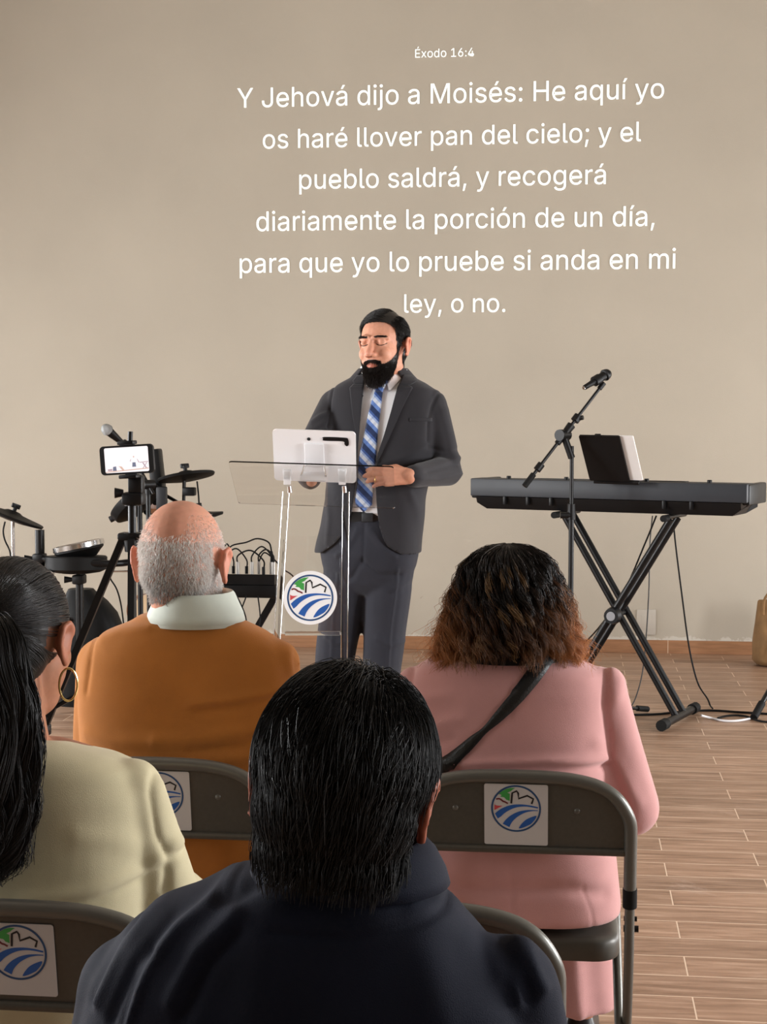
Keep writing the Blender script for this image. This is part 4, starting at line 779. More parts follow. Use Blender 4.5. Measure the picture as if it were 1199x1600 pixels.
# ------------------------------------------------------------------ folding chairs
def make_chair(label, loc, sticker=1.0):
    t = thing('folding_chair', label, 'chair', loc, 0, 'grey folding chairs')
    up = [(.2277-.0125, .62), (.2277-.0125, .66), (.214, .69), (.204, .716), (.186, .741), (.158, .760), (.118, .7715), (.07, .777), (0, .7785)]
    yb = lambda z: -.012 + (.79-z)*.16
    pts = [(-x, yb(z), z) for x, z in up[:-1]] + [(x, yb(z), z) for x, z in up[::-1]]
    fr = obj('back_frame', MB().tube(smooth_pts([(-.2152, yb(.545), .545)] + pts + [(.2152, yb(.545), .545)], 3), .0125, n=12), 'chair_tube', t)
    for s in (-1, 1):
        obj('leg', MB().tube(smooth_pts([(s*.2152, yb(.56), .56), (s*.2155, .06, .40), (s*.217, .20, .18), (s*.218, .31, .014)], 4), .0098, n=12), 'chair_tube', t)
        obj('leg_sleeve', MB().tube([(s*.2152, yb(.56), .56), (s*.2154, yb(.52), .523)], .0137, n=14), 'rubber', t)
        obj('leg', MB().tube([(s*.198, .33, .425), (s*.203, .10, .2), (s*.206, -.045, .014)], .0098, n=12), 'chair_tube', t)
        for y in (.31, -.045): obj('foot_cap', MB().tube([(s*(.218 if y > 0 else .206), y, .002), (s*(.218 if y > 0 else .206), y-.0*s, .03)], .0135, n=12), 'rubber', t)
        obj('bolt', MB().tube([(s*.205, .058, .472), (s*.2335, .058, .472)], .0065, n=10).tube([(s*.205, .05, .494), (s*.230, .05, .494)], .005, n=10), 'black_metal', t)
    obj('rear_brace', MB().tube([(-.203, .06, .15), (.203, .06, .15)], .007), 'chair_tube', t)
    obj('front_brace', MB().tube([(-.217, .22, .15), (.217, .22, .15)], .007), 'chair_tube', t)
    # back panel: bulged sheet between the frame tubes
    n = 24; zb = .632; vs, fs = [], []; half = lambda x: np.interp(abs(x), [q[0] for q in up[::-1]][:-1], [q[1] for q in up[::-1]][:-1])
    xs = np.linspace(-.212, .212, n+1); m_ = 8
    for side in (0, 1):
        for x in xs:
            zt = float(half(x)) if abs(x) < .2145 else .69
            for j in range(m_+1):
                z = zb + (zt-zb)*j/m_; vs.append((x, yb(z) + .004 - .012*(1-(x/.212)**2)*0 - (.0 if side else .003), z))
    B_ = (n+1)*(m_+1)
    for i in range(n):
        for j in range(m_):
            a = i*(m_+1)+j; b = a+m_+1; fs += [(a, b, b+1, a+1), (B_+a, B_+a+1, B_+b+1, B_+b)]
    pn = MB().add(vs, fs); pn.tube([(-.205, yb(zb), zb), (.205, yb(zb), zb)], .0075, n=10)
    pnl = obj('back_panel', pn, 'chair', t)
    for x in (.115, -.115): pn2 = obj('rivet', MB().ell((x, yb(.70)-.0005, .712), (.006, .003, .006), n=12, k=8), 'chair_tube', pnl)
    f = frame((0, yb(.70)-.0005, .702), (1, 0, 0), (0, .16*-1, 1)); st = MB()
    st.prism(rrect(.12*sticker, .1225*sticker, .004), 0, .0012, 0, f); emblem(st, f @ Matrix.Translation((0, .0125*sticker, .0014)) @ Matrix.Rotation(-.03, 4, 'Z'), .0545*sticker, 0, False)
    obj('sticker', st, ['sticker'] + EM[1:], t, False)['label'] = 'white square sticker with the round emblem'
    # seat pan with deep rolled edge
    def so(ins, z, y0=.085, y1=.44):
        return [(x, y + (y0+y1)/2, z) for x, y in rrect(.40-2*ins, y1-y0-2*ins, .05, 6)]
    obj('seat', MB().loft([so(.012, .392), so(.003, .394), so(0, .40), so(0, .428), so(.004, .437), so(.014, .442), so(.03, .443), so(.07, .4405), so(.15, .4395)]), 'seatgrey', t)
    return t
M['sticker'] = mat('white paper sticker', (.60, .58, .57), .6)
def row(px, py, d): p = W(px, py, d); return Vector((p.x, p.y, 0))
PINKC = row(807, 1207, 2.97); ORC = row(250, 1187, 3.08); CRC = row(27, 1410, 2.17); EMC = row(628, 1410, 2.17); NVC = row(528, 1600, 1.40)
make_chair('grey folding chair under the woman in the pink blazer', PINKC)
make_chair('grey folding chair under the man in the mustard sweater', ORC)
make_chair('grey folding chair under the woman with the long black ponytail', CRC, .89)
make_chair('empty grey folding chair mostly hidden by the man in navy', EMC, .9)
make_chair('grey folding chair under the man in the navy shirt, below the frame', NVC)

# ------------------------------------------------------------------ people
M['skin'] = mat('skin', (.5, .3, .2), .5, spec=.35, sss=.12, vcol='col', noise=.06, nscale=90)
M['hairmat'] = mat('hair', (.02, .02, .02), .42, spec=.25, vcol='col')
M['sleek'] = mat('sleek hair', (.02, .02, .02), .34, spec=.4, vcol='col')
def fabric(name, col, rough=.85, bump=.25, bscale=900, noise=.06, sheen=.15, nscale=14): return mat(name, col, rough, spec=.25, noise=noise, nscale=nscale, bump=bump, bscale=bscale, sheen=sheen)
M['mustard'] = fabric('mustard knit', srgb(178, 112, 48), .9, .3, 700)
M['mint'] = fabric('pale mint cotton', srgb(206, 214, 204), .8, .1)
M['pink'] = fabric('dusty pink wool', srgb(206, 153, 150), .9, .2, 800, .05, .3)
M['cream'] = fabric('cream jersey', srgb(204, 194, 160), .88, .2, 800, .05)
M['navy'] = fabric('navy cotton', srgb(16, 21, 38), .82, .2, 700, .12, .0)
M['jeans'] = fabric('dark trousers', (.02, .022, .03), .9)
M['shoe'] = mat('black leather shoe', (.012, .011, .010), .35)
M['strap'] = mat('black leather strap', (.010, .010, .010), .4, bump=.3, bscale=300)

def crease2(me, items, sgn=1):          # folds laid out in the frontal plane, on the faces turned to +y (or -y)
    P, N = co(me), no(me); off = np.zeros(len(P)); k = np.clip((N[:, 1]*sgn + .35)/.4, 0, 1)
    P2 = P.copy(); P2[:, 1] = 0
    for pl, w, h in items: off += h*np.exp(-(segdist(P2, [(p[0], 0, p[2]) for p in pl])/w)**2)
    setco(me, P + N*(off*k)[:, None]); return me
def head_T(c, yaw=0, pitch=0, roll=0, s=1.0):
    return Matrix.Translation(Vector(c)) @ Matrix.Rotation(yaw, 4, 'Z') @ Matrix.Rotation(pitch, 4, 'X') @ Matrix.Rotation(roll, 4, 'Y') @ Matrix.Scale(s, 4)
def add_head(mb, T, neck_to, rn=.058, face=True, ears=True):
    mb.ell((0, -.012, .035), (.077, .099, .091), T=T); mb.ell((0, -.045, -.005), (.067, .06, .06), T=T)
    mb.ell((0, .034, -.022), (.066, .064, .088), T=T); mb.ell((0, .042, -.078), (.051, .052, .042), T=T); mb.ell((0, .082, -.102), (.022, .02, .018), T=T)
    p = T @ Vector((0, -.025, -.05)); q = Vector(neck_to); mb.rc(p, rn*.95, p + (q-p)*.5, rn); mb.rc(p + (q-p)*.45, rn, q, rn*1.12)
    # nose, brow, cheeks, lips, lids
    mb.chain([(0, .094, .018), (0, .104, -.004), (0, .117, -.026)], [.008, .0095, .0125], T=T)
    for s in (-1, 1):
        mb.ell((s*.0135, .104, -.031), (.0085, .012, .009), T=T)
        mb.chain([(s*.008, .093, .030), (s*.03, .087, .034), (s*.05, .068, .028)], [.0085, .0095, .008], T=T)
        mb.ell((s*.036, .066, -.024), (.024, .026, .026), T=T)
        mb.ell((s*.032, .080, .013), (.0155, .0125, .0115), T=T)
        if ears:
            R = Matrix.Translation((s*.081, -.008, .002)) @ Matrix.Rotation(s*-.38, 4, 'Z')
            E_ = T @ R
            mb.chain([(s*.004, .010, .006), (s*.009, .012, .024), (s*.014, -.002, .034), (s*.018, -.018, .026), (s*.017, -.022, .006), (s*.012, -.014, -.014), (s*.006, -.002, -.028), (s*.003, .004, -.026)], [.0045, .0050, .0052, .0052, .005, .005, .0062, .005], n=10, T=E_)
            mb.ell((s*.006, -.005, .004), (.0055, .017, .029), T=E_)
    mb.chain([(-.023, .089, -.062), (-.009, .0985, -.058), (0, .0995, -.059), (.009, .0985, -.058), (.023, .089, -.062)], [.003, .005, .005, .005, .003], n=10, T=T)
    mb.chain([(-.021, .089, -.064), (0, .098, -.070), (.021, .089, -.064)], [.003, .0062, .003], n=10, T=T)
def hand_T(wrist, fwd, up): f = Vector(fwd).normalized(); u = Vector(up); u = (u - f*u.dot(f)).normalized(); r = f.cross(u); m = Matrix((r, f, u)).transposed().to_4x4(); m.translation = Vector(wrist); return m
def add_hand(mb, T, thumb=1, curl=(.25, .3, .25), s=1.0, spread=1.0, thumbpose=None):
    """wrist at the origin, fingers along +y, back of the hand +z, thumb on side thumb (x)"""
    for i, (x, y, L, r) in enumerate(((.028, .092, .072, .0092), (.0095, .097, .08, .0094), (-.0095, .092, .074, .009), (-.027, .083, .058, .008))):
        x *= thumb
        mb.rc((x*.55*s, .012*s, 0), .0165*s, (x*s, y*s, .002*s), .0112*s, T=T, n=12)
        p = Vector((x*spread, y, .002))*s; a = 0; pr = r*1.08*s
        dirx = x*.9*(spread-.4)
        for seg, f in enumerate((.46, .31, .23)):
            a += curl[seg]; q = p + Vector((dirx*math.cos(a)*f*.8, math.cos(a)*L*f, -math.sin(a)*L*f))*s; r2 = r*(1.0, .93, .80)[seg]*s
            mb.rc(p, pr, q, r2, T=T, n=12); p, pr = q, r2
    th = thumbpose or [(.018, .02, -.006), (.042, .05, -.014), (.052, .078, -.020), (.054, .102, -.026)]
    mb.chain([(q[0]*thumb*s, q[1]*s, q[2]*s) for q in th], [.0165*s, .0125*s, .0105*s, .0085*s], n=12, T=T)
def skin_cols(me, T, base, lip=True):
    P = co(me); Ti = np.array(T.inverted()); H = P @ Ti[:3, :3].T + Ti[:3, 3]; c = np.tile(np.array(base), (len(P), 1))
    if lip:
        d = np.exp(-((H[:, 0]/.022)**2)**2 - ((H[:, 2]+.065)/.011)**2)*(H[:, 1] > .085)
        c = c*(1-d[:, None]) + d[:, None]*np.array(base)*np.array([.74, .48, .50])
        d = np.exp(-((np.linalg.norm(H - np.array([0, .12, -.026]), axis=1))/.02)**2)*.3; c = c*(1 + d[:, None]*np.array([.12, -.25, -.2]))
    e = (np.abs(H[:, 0]) > .079) & (np.abs(H[:, 2]) < .05) & (np.abs(H[:, 1]) < .05)
    c[e] *= np.array([1.02, .86, .84])
    vcolor(me, np.clip(c, 0, 1)); return H
def Hloc(P, T): Ti = np.array(T.inverted()); return P @ Ti[:3, :3].T + Ti[:3, 3]
def Hrot(D, T): R = np.array(T.to_3x3().normalized()); return D @ R.T
def px_rings(root, rows, n=44, e=2.5):
    out = []
    for r in rows:
        py, l, rr, b = r[:4]; yc = r[4] if len(r) > 4 else 0
        a_ = WY(l, py, root.y+yc) - root; b_ = WY(rr, py, root.y+yc) - root
        out.append((max(a_.z, .462 - .004*len(out)/10), (b_.x-a_.x)/2, b, (a_.x+b_.x)/2, yc))
    return out
def shape_rings(rr, ins=0, n=44, e=2.5): return [ring(z, max(a-ins, .02), max(b-ins, .02), xc, yc, n, e) for z, a, b, xc, yc in rr]

def seated(label, root, rows, head, arms, base, garment, gname, gcreases, collar=None, vox=.006, lower='jeans', rn=.058, hip_w=.165, shoe='shoe', lean=0, legs=True, gamp=.004, gfreq=16, gsm=22, scoop=.0, ank_y=.41, ins=.018):
    """arms: per side (shoulder px,py,yoff,r) (elbow ...) and wrist local xyz"""
    T = head_T(*head); rr = px_rings(root, rows); px = lambda p: WY(p[0], p[1], root.y+p[2]) - root
    body = MB(); neck = Vector((rr[0][3], rr[0][4], rr[0][0]-.03)); add_head(body, T, neck, rn)
    body.loft(shape_rings(rr[1:], ins)); zl = rr[-1][0]
    gm = MB(); gm.loft(shape_rings(rr))
    xh = rr[-1][3]
    for s, (sh, el, wr) in zip((-1, 1), arms):
        S_, E_, Wr = px(sh), px(el), Vector(wr)
        gm.chain([S_, E_], [sh[3], el[3]]); gm.chain([E_, E_ + (Wr-E_)*.85], [el[3], el[3]*.72])
        body.chain([S_, E_, Wr], [sh[3]*.8, el[3]*.78, .026]); Hd = hand_T(Wr, Vector((-s*.25, 1, -.12)), (0, .1, 1)); add_hand(body, Hd, -s)
    hips = [Vector((xh + s*.088, .01, .535)) for s in (-1, 1)]
    knees = [Vector((xh + s*.13, .43, .53)) for s in (-1, 1)]; ank = [Vector((xh + s*.13, ank_y, .10)) for s in (-1, 1)]
    for h, k, a in zip(hips, knees, ank): body.chain([h, k], [.06, .045]); body.chain([k, a], [.043, .033]); body.rc(a, .034, a + Vector((0, .13, -.055)), .03)
    body.ell((xh, 0, .55), (hip_w-.03, .10, .085))
    me = remesh(body, .0045, 5); skin_cols(me, T, base); b = link('person', me, 'skin', None, True, None); b.location = root
    tag(b, label, 'person')
    g = remesh(gm, vox, gsm); crease2(g, gcreases(lambda x, y, o=-.11: tuple(WY(x, y, root.y+o) - root), rr), -1); wobble(g, gamp, gfreq, len(label))
    if scoop:
        P = co(g); P[:, 2] -= scoop*np.clip((P[:, 1]+.03)/.10, 0, 1)*np.exp(-(np.hypot(P[:, 0]-rr[0][3], P[:, 1])/.13)**2)*np.clip((P[:, 2]-rr[0][0]+.22)/.15, 0, 1); setco(g, P)
    link(gname, g, garment, b, True, None)
    lo = MB()
    if lower == 'jeans':
        for h, k, a in zip(hips, knees, ank): lo.chain([h, k], [.082, .064]); lo.chain([k, a + Vector((0, 0, .03))], [.062, .05])
        lo.ell((xh, 0, .555), (hip_w, .125, .10))
        l = remesh(lo, .009, 5); wobble(l, .004, 30, 5); link('trousers', l, 'jeans', b, True, None)
    for a in ank: obj('shoe', MB().loft([[(a.x + x, a.y + .05 + y, z) for x, y in rrect(.095*f, .27*f, .045*f, 6)] for z, f in ((.003, .96), (.02, 1), (.05, .92), (.085, .62), (.10, .5))]), shoe, b)
    return b, me, T, g, rr
def skull(T, rr, rn=.056, dx=0):
    mb = MB(); add_head(mb, T, Vector((rr[0][3] + dx*4, rr[0][4], rr[0][0]-.30)), rn, ears=False); return bvh_of(remesh(mb, .005, 6))
def collar_strip(b, name, m, rings, gap=.9, thick=.006, tilt=0):
    """open-fronted fold-over collar: rings (z, a, b, xc, yc) from the lower outer edge over the fold to the inner edge"""
    vs, fs = [], []; n = 48
    for (z, a, bb, xc, yc) in rings:
        for k in range(n+1):
            t = PI/2 + gap/2 + (2*PI-gap)*k/n; vs.append((xc + a*math.cos(t), yc + bb*math.sin(t), z - tilt*max(0, math.sin(t))))
    for i in range(len(rings)-1):
        for k in range(n): a = i*(n+1)+k; fs.append((a, a+1, a+n+2, a+n+1))
    o = obj(name, MB().add(vs, fs), m, b, True, 50); md = o.modifiers.new('t', 'SOLIDIFY'); md.thickness = thick; md.offset = 0; return o

# --- man in the mustard sweater
R_OR = ORC + Vector((.045, .185, 0))
def cr_or(q, rr):
    return [([q(452, 995), q(450, 1030), q(456, 1085)], .006, -.005), ([q(131, 1000), q(133, 1040), q(128, 1085)], .006, -.004),
            ([q(300, 1098), q(350, 1094), q(420, 1086), q(452, 1078)], .010, .005), ([q(310, 1110), q(370, 1106), q(440, 1094)], .008, -.005),
            ([q(250, 1155), q(330, 1150), q(420, 1138)], .014, .005), ([q(300, 1172), q(380, 1166), q(440, 1150)], .009, -.005),
            ([q(130, 1150), q(180, 1158), q(240, 1156)], .014, .004), ([q(225, 985), q(180, 992), q(150, 1004)], .010, .004), ([q(365, 985), q(410, 990), q(440, 1002)], .010, .004),
            ([q(240, 980), q(290, 990), q(345, 980)], .012, .004), ([q(160, 1180), q(260, 1192), q(390, 1184)], .012, .005)]
b_or, m_or, T_or, g_or, rr_or = seated('person seen from behind in a mustard sweater and pale collar, bald with short white hair', R_OR,
    [(958, 222, 364, .062), (970, 206, 382, .078), (982, 172, 416, .09), (998, 146, 440, .10), (1025, 130, 456, .112), (1070, 126, 460, .124), (1140, 130, 460, .128), (1200, 134, 456, .132), (1300, 136, 452, .135), (1420, 140, 446, .13)],
    head=(WY(286, 886, R_OR.y) - R_OR, -.05, -.10, .0, 1.085), arms=[((157, 1036, 0, .052), (150, 1225, .06, .05), (-.10, .34, .64)), ((432, 1036, 0, .052), (436, 1225, .06, .05), (.15, .34, .64))],
    base=srgb(204, 146, 122), garment='mustard', gname='sweater', gcreases=cr_or, rn=.063)
zc = WY(291, 968, R_OR.y-.09) - R_OR; zt_ = WY(291, 932, R_OR.y-.09) - R_OR; xc = zc.x
collar_strip(b_or, 'shirt_collar', 'mint', [(zc.z-.012, .100, .096, xc, -.008), (zc.z+.004, .096, .094, xc, -.008), ((zc.z+zt_.z)/2, .087, .090, xc, -.008), (zt_.z-.004, .0785, .086, xc, -.008), (zt_.z, .076, .084, xc, -.008), (zt_.z-.006, .0735, .081, xc, -.008), (zc.z-.02, .075, .081, xc, -.008)], .7, .004)
collar_strip(b_or, 'collar_band', 'mint', [(zc.z-.02, .0935, .090, xc, -.008), (zc.z+.008, .0925, .090, xc, -.008)], .7, .003)
# short fringe of white and grey hair
H = lambda c: Hloc(c, T_or)
def fringe(c, n):
    h = H(c); e = (np.abs(h[:, 0]) > .070) & (h[:, 2] < .042) & (np.abs(h[:, 1]+.013) < .038)
    top = np.where(np.abs(h[:, 0]) > .045, .075, .055 + .012*np.abs(h[:, 0])/.045)
    return (h[:, 2] > -.066) & (h[:, 2] < .118) & (h[:, 1] < .045) & ~e & ((h[:, 2] < top) | ((np.abs(h[:, 0]) > .03) & (h[:, 2] < .10)))
pts, nr = sample_faces(m_or, fringe, 24000, 3); h = H(pts)
wd = np.clip(1.15 - np.maximum(h[:, 2]-.035, 0)/.05 + rng.normal(size=len(h))*.15, .1, 1)
keep = rng.random(len(h)) < wd; pts, nr, h = pts[keep], nr[keep], h[keep]; n = len(pts)
dn = Hrot(np.array([[0, 0, -1.0]]), T_or); L = rng.uniform(.006, .014, n)*np.where(h[:, 2] < -.045, .75, 1)*np.where(h[:, 2] > .05, .7, 1)
D = nr*.55 + dn*.9 + rng.normal(size=(n, 3))*.28; D -= nr*np.minimum(np.sum(D*nr, 1, keepdims=True)-.30, 0); D /= np.linalg.norm(D, axis=1, keepdims=True)
t = np.linspace(0, 1, 4)[None, :, None]
P = pts[:, None] - nr[:, None]*.001 + D[:, None]*L[:, None, None]*t - nr[:, None]*(t**2)*.0015
side = np.clip((np.abs(h[:, 0])-.02)/.05, 0, 1)*.75 + np.clip((h[:, 2]+.005)/.06, 0, 1)*.6
g = np.clip(.60 + .7*side + rng.normal(size=n)*.15 - .26*np.clip((-h[:, 2]-.01)/.04, 0, 1), .06, .92)
Cc = np.stack([g, g*.975, g*.94], 1); Cc = np.repeat(Cc[:, None], 4, axis=1)
link('hair', strand_mesh(P, .00042, .0002, Cc, 'hair'), 'hairmat', b_or, True, None)
# eyebrows for completeness of the face
def brows(b, me, T, col):
    pts, nr = sample_faces(me, lambda c, n_: (np.abs(np.abs(Hloc(c, T)[:, 0])-.031) < .022) & (np.abs(Hloc(c, T)[:, 2]-.031 + .10*np.abs(np.abs(Hloc(c, T)[:, 0])-.03)) < .005) & (Hloc(c, T)[:, 1] > .05), 260, 5)
    out = Hrot(np.array([[1, -.2, .1]]), T)*np.sign(Hloc(pts, T)[:, :1]); D = out + nr*.25; t = np.linspace(0, 1, 4)[None, :, None]
    P = pts[:, None] + nr[:, None]*.0008 + D[:, None]*.009*t
    link('eyebrows', strand_mesh(P, .0005, .0002, np.tile(np.array(col), (len(P), 4, 1)), 'eyebrows'), 'hairmat', b, True, None)
brows(b_or, m_or, T_or, (.3, .29, .28))

# --- woman in the pink blazer
R_PK = PINKC + Vector((-.004, .20, 0))
def cr_pk(q, rr):
    return [([q(950, 1040), q(948, 1075), q(946, 1110), q(953, 1160), q(955, 1195)], .006, -.007), ([q(962, 1050), q(970, 1075), q(964, 1100)], .016, .006),
            ([q(640, 1045), q(636, 1090), q(640, 1140)], .006, -.006), ([q(680, 1196), q(760, 1190), q(850, 1188), q(945, 1196)], .010, .008), ([q(680, 1204), q(780, 1199), q(850, 1196), q(950, 1208)], .008, -.008),
            ([q(800, 1012), q(800, 1050), q(799, 1180)], .003, -.0016), ([q(640, 1110), q(665, 1095), q(700, 1085)], .013, .004), ([q(655, 1150), q(690, 1130), q(720, 1122)], .013, .005), ([q(668, 1172), q(705, 1155)], .010, -.004),
            ([q(800, 1345), q(802, 1490)], .0035, -.003), ([q(912, 1385), q(925, 1430), q(932, 1470)], .003, -.0014), ([q(682, 1392), q(676, 1440), q(672, 1470)], .003, -.0014), ([q(690, 1398), q(720, 1386), q(800, 1383), q(890, 1386), q(945, 1402)], .014, -.007),
            ([q(935, 1165), q(960, 1200), q(1000, 1270)], .014, .004), ([q(960, 1210), q(985, 1290)], .010, -.004), ([q(720, 1022), q(770, 1030), q(840, 1026)], .014, .003)]
b_pk, m_pk, T_pk, g_pk, rr_pk = seated('person seen from behind in a dusty pink blazer, with wavy dark hair lightening to ginger', R_PK,
    [(998, 752, 838, .058), (1010, 734, 856, .075), (1020, 702, 886, .088), (1030, 668, 918, .098), (1043, 645, 942, .106), (1070, 638, 950, .116), (1130, 642, 952, .124), (1190, 652, 948, .13), (1240, 652, 948, .135), (1330, 642, 964, .14), (1405, 640, 972, .142), (1435, 646, 970, .138), (1452, 660, 960, .125)],
    head=(WY(797, 960, R_PK.y) - R_PK, .0, -.12, 0, 1.0), arms=[((652, 1076, 0, .049), (614, 1262, .03, .058), (-.17, .30, .635)), ((942, 1078, 0, .049), (988, 1262, .03, .058), (.17, .30, .635))],
    base=srgb(176, 118, 92), garment='pink', gname='blazer', gcreases=cr_pk, lower='skirt', hip_w=.18, gamp=.003)
sk = MB(); xh = rr_pk[-1][3]
sk.ell((xh, 0, .56), (.185, .13, .105)); 
for s in (-1, 1): sk.chain([(xh+s*.09, .0, .54), (xh+s*.11, .42, .535)], [.085, .08])
sk.loft([ring(z, a, b_, xh, y, 40, 2.6) for z, a, b_, y in ((.12, .22, .12, .40), (.3, .205, .11, .41), (.45, .19, .09, .41), (.56, .175, .08, .40))])
l = remesh(sk, .009, 7); P = co(l); creases(l, [([(xh+x, .29, .12), (xh+x*.9, .30, .3), (xh+x*.8, .31, .45)], .018, .010*(-1)**i) for i, x in enumerate((-.18, -.13, -.08, -.03, .03, .08, .13, .18))]); link('skirt', l, 'pink', b_pk, True, None)
zc = WY(797, 1016, R_PK.y-.08)-R_PK
collar_strip(b_pk, 'blazer_collar', 'pink', [(zc.z-.014, .088, .094, zc.x, .0), (zc.z+.004, .082, .088, zc.x, .0), (zc.z+.022, .070, .074, zc.x, .006), (zc.z+.026, .067, .071, zc.x, .006), (zc.z+.01, .066, .07, zc.x, .004)], 1.2, .005)
# wavy hair: an outline of revolution, thinned in front of the face
prof = [(1.0, (0, 0)), (.86, .052), (.72, .085)]
zs = np.array([848, 853, 864, 882, 905, 935, 965, 995, 1018, 1032]); hw = np.array([6, 32, 54, 70, 80, 90, 98, 107, 115, 118])
zz = np.array([(WY(795, y, R_PK.y) - R_PK).z for y in zs]); ww = hw/790.0; x0 = (WY(795, 940, R_PK.y) - R_PK).x
N = 8500; K_ = 24
phi = rng.uniform(0, 2*PI, N); front = np.cos(phi - PI/2)      # +1 towards +y
ok = front < .45; phi = phi[ok]; N = len(phi); front = front[ok]
lay = rng.uniform(.74, 1.0, N)**.7; cl_id = rng.integers(0, 230, N); clr = np.random.default_rng(4)
c_phi = clr.uniform(0, 2*PI, 230); c_amp = clr.uniform(.007, .017, 230); c_fr = clr.uniform(2.2, 4.6, 230); c_ph = clr.uniform(0, 7, 230); c_end = clr.uniform(.86, 1.06, 230); c_tone = clr.random(230)
cp = phi.copy(); k = (phi/(2*PI)*230).astype(int) % 230; cl_id = k
end = np.clip(c_end[cl_id] + rng.normal(size=N)*.03 - .12*np.clip((-front-.35)/.65, 0, 1), .6, 1.1); start = rng.uniform(0, .45, N)**1.5
t = start[:, None] + (end-start)[:, None]*np.linspace(0, 1, K_)[None]
s_ar = np.concatenate([[0], np.cumsum(np.hypot(np.diff(zz), np.diff(ww)))]); s_ar /= s_ar[-1]
rad = np.interp(t, s_ar, ww) + np.maximum(t-1, 0)*.10; zed = np.interp(t, s_ar, zz) - np.maximum(t-1, 0)*.25
rad = rad*(1 - (1-lay)[:, None]*.6) ; zed = zed - (1-lay)[:, None]*.025
w = c_amp[cl_id][:, None]*np.clip(t*1.5, 0, 1)*(1 + .3*rng.normal(size=(N, 1)))
ph = c_ph[cl_id][:, None] + t*2*PI*c_fr[cl_id][:, None] + rng.normal(size=(N, 1))*.35
ang = phi[:, None] + (c_phi[cl_id]-PI)[:, None]*.05*t + w*.62*np.sin(ph)/np.maximum(rad, .085) + rng.normal(size=(N, 1))*.014
rad2 = rad + w*np.cos(ph*1.0) + rng.normal(size=(N, K_)).cumsum(1)*.0004
P = np.stack([x0 + rad2*np.cos(ang), -.005 + rad2*1.02*np.sin(ang), zed + w*.25*np.sin(ph+1)], axis=2)
# keep the lower ends resting on the shoulders
root_c, mid_c, tip_c, gold = np.array([.012, .009, .008]), np.array([.035, .018, .010]), np.array([.50, .205, .075]), np.array([.30, .17, .07])
sidef = np.clip(np.abs(np.cos(phi)), 0, 1)[:, None]
g = np.clip((t-.52 + .18*(sidef-.6) + .12*(c_tone[cl_id][:, None]-.5) + .08*rng.normal(size=(N, 1)))/.42, 0, 1)*(.18 + .9*sidef**2)
Cc = root_c*(1-g[..., None]) + tip_c*g[..., None]
hl = (c_tone[cl_id] > .93)[:, None]*np.clip((t-.22)/.2, 0, 1)*.5; Cc = Cc*(1-hl[..., None]) + gold*hl[..., None]
gr = (rng.random(N) < .035)[:, None]*np.clip(1-t*1.6, 0, 1); Cc = Cc + gr[..., None]*np.array([.22, .2, .19])
nf = 260; kk = rng.choice(np.nonzero(np.abs(np.cos(phi)) > .2)[0], nf); Pf = P[kk].copy(); ctr = np.array([x0, -.005, 0]); dr = Pf - ctr; dr[..., 2] = 0
Pf += dr*(np.linspace(0, 1, K_)**2)[None, :, None]*rng.uniform(.04, .30, (nf, 1, 1)) + rng.normal(size=(nf, K_, 3)).cumsum(1)*.0011
P = np.concatenate([P, Pf]); Cc = np.concatenate([Cc, Cc[kk]*1.3]); rr0 = np.concatenate([np.full(N, .00068), np.full(nf, .00045)])
bv, bf = [], []; nn = 40; zr = np.linspace(0, .93, 14)
for u in zr:
    z_ = np.interp(u, s_ar, zz); r_ = np.interp(u, s_ar, ww)*.80
    for q in range(nn+1):
        a_ = PI*.80 + 2*PI*.70*q/nn; bv.append((x0 + r_*math.cos(a_), -.005 + r_*math.sin(a_), z_-.012))
for i in range(len(zr)-1):
    for q in range(nn): a_ = i*(nn+1)+q; bf.append((a_, a_+1, a_+nn+2, a_+nn+1))
h_ = lambda c: Hloc(c, T_pk)
cv, cf = cap_faces(m_pk, lambda c, n_: (h_(c)[:, 2] > np.where(h_(c)[:, 1] > .03, .082, -.02)) & (h_(c)[:, 2] < .15) & (np.abs(h_(c)[:, 1]) < .2) , .003)
b_n = len(bv); bv = bv + [tuple(v) for v in cv]; bf = bf + [tuple(b_n+i for i in f_) for f_ in cf]
link('hair', strand_mesh(P, rr0, rr0*.45, Cc, 'hair', (bv, bf), (.010, .008, .007)), 'hairmat', b_pk, True, None)
brows(b_pk, m_pk, T_pk, (.02, .015, .012))
# shoulder bag: strap over the right shoulder, bag on her left hip
bv_pk = bvh_of(g_pk)
def drape(bvh, x, z, y0=-.6, dy=1.0, off=.004):
    hit, nr_, _, _ = bvh.ray_cast(Vector((x, y0, z)), Vector((0, dy, 0)))
    return (hit + nr_*off, nr_) if hit else (None, None)
cl_px = [(868, 1027), (850, 1040), (835, 1058), (810, 1088), (785, 1115), (762, 1138), (740, 1158), (715, 1182), (690, 1204), (668, 1228), (655, 1250)]
cp = [WY(x, y, R_PK.y-.13)-R_PK for x, y in cl_px]; cp = smooth_pts(cp, 4); vs, fs = [], []
for i, p in enumerate(cp):
    tn = (cp[min(i+1, len(cp)-1)] - cp[max(i-1, 0)]).normalized(); sd = Vector((-tn.z, 0, tn.x)); u = i/(len(cp)-1)
    wd = .0125*(1 + .25*math.sin(u*9)) - .003*math.exp(-((u-.52)/.06)**2)
    for k in (-1, -.3, .3, 1):
        q = p + sd*wd*k; h_, n_ = drape(bv_pk, q.x, q.z, off=.0045 + (.0015 if abs(k) < .5 else 0)); vs.append(h_ if h_ else (q + Vector((0, .06, 0))))
for i in range(len(cp)-1):
    for k in range(3): a_ = i*4+k; fs.append((a_, a_+1, a_+5, a_+4))
bg = thing('shoulder_bag', 'black shoulder bag whose leather strap crosses the back of the pink blazer', 'bag', R_PK + Vector((0, .29, .632)))
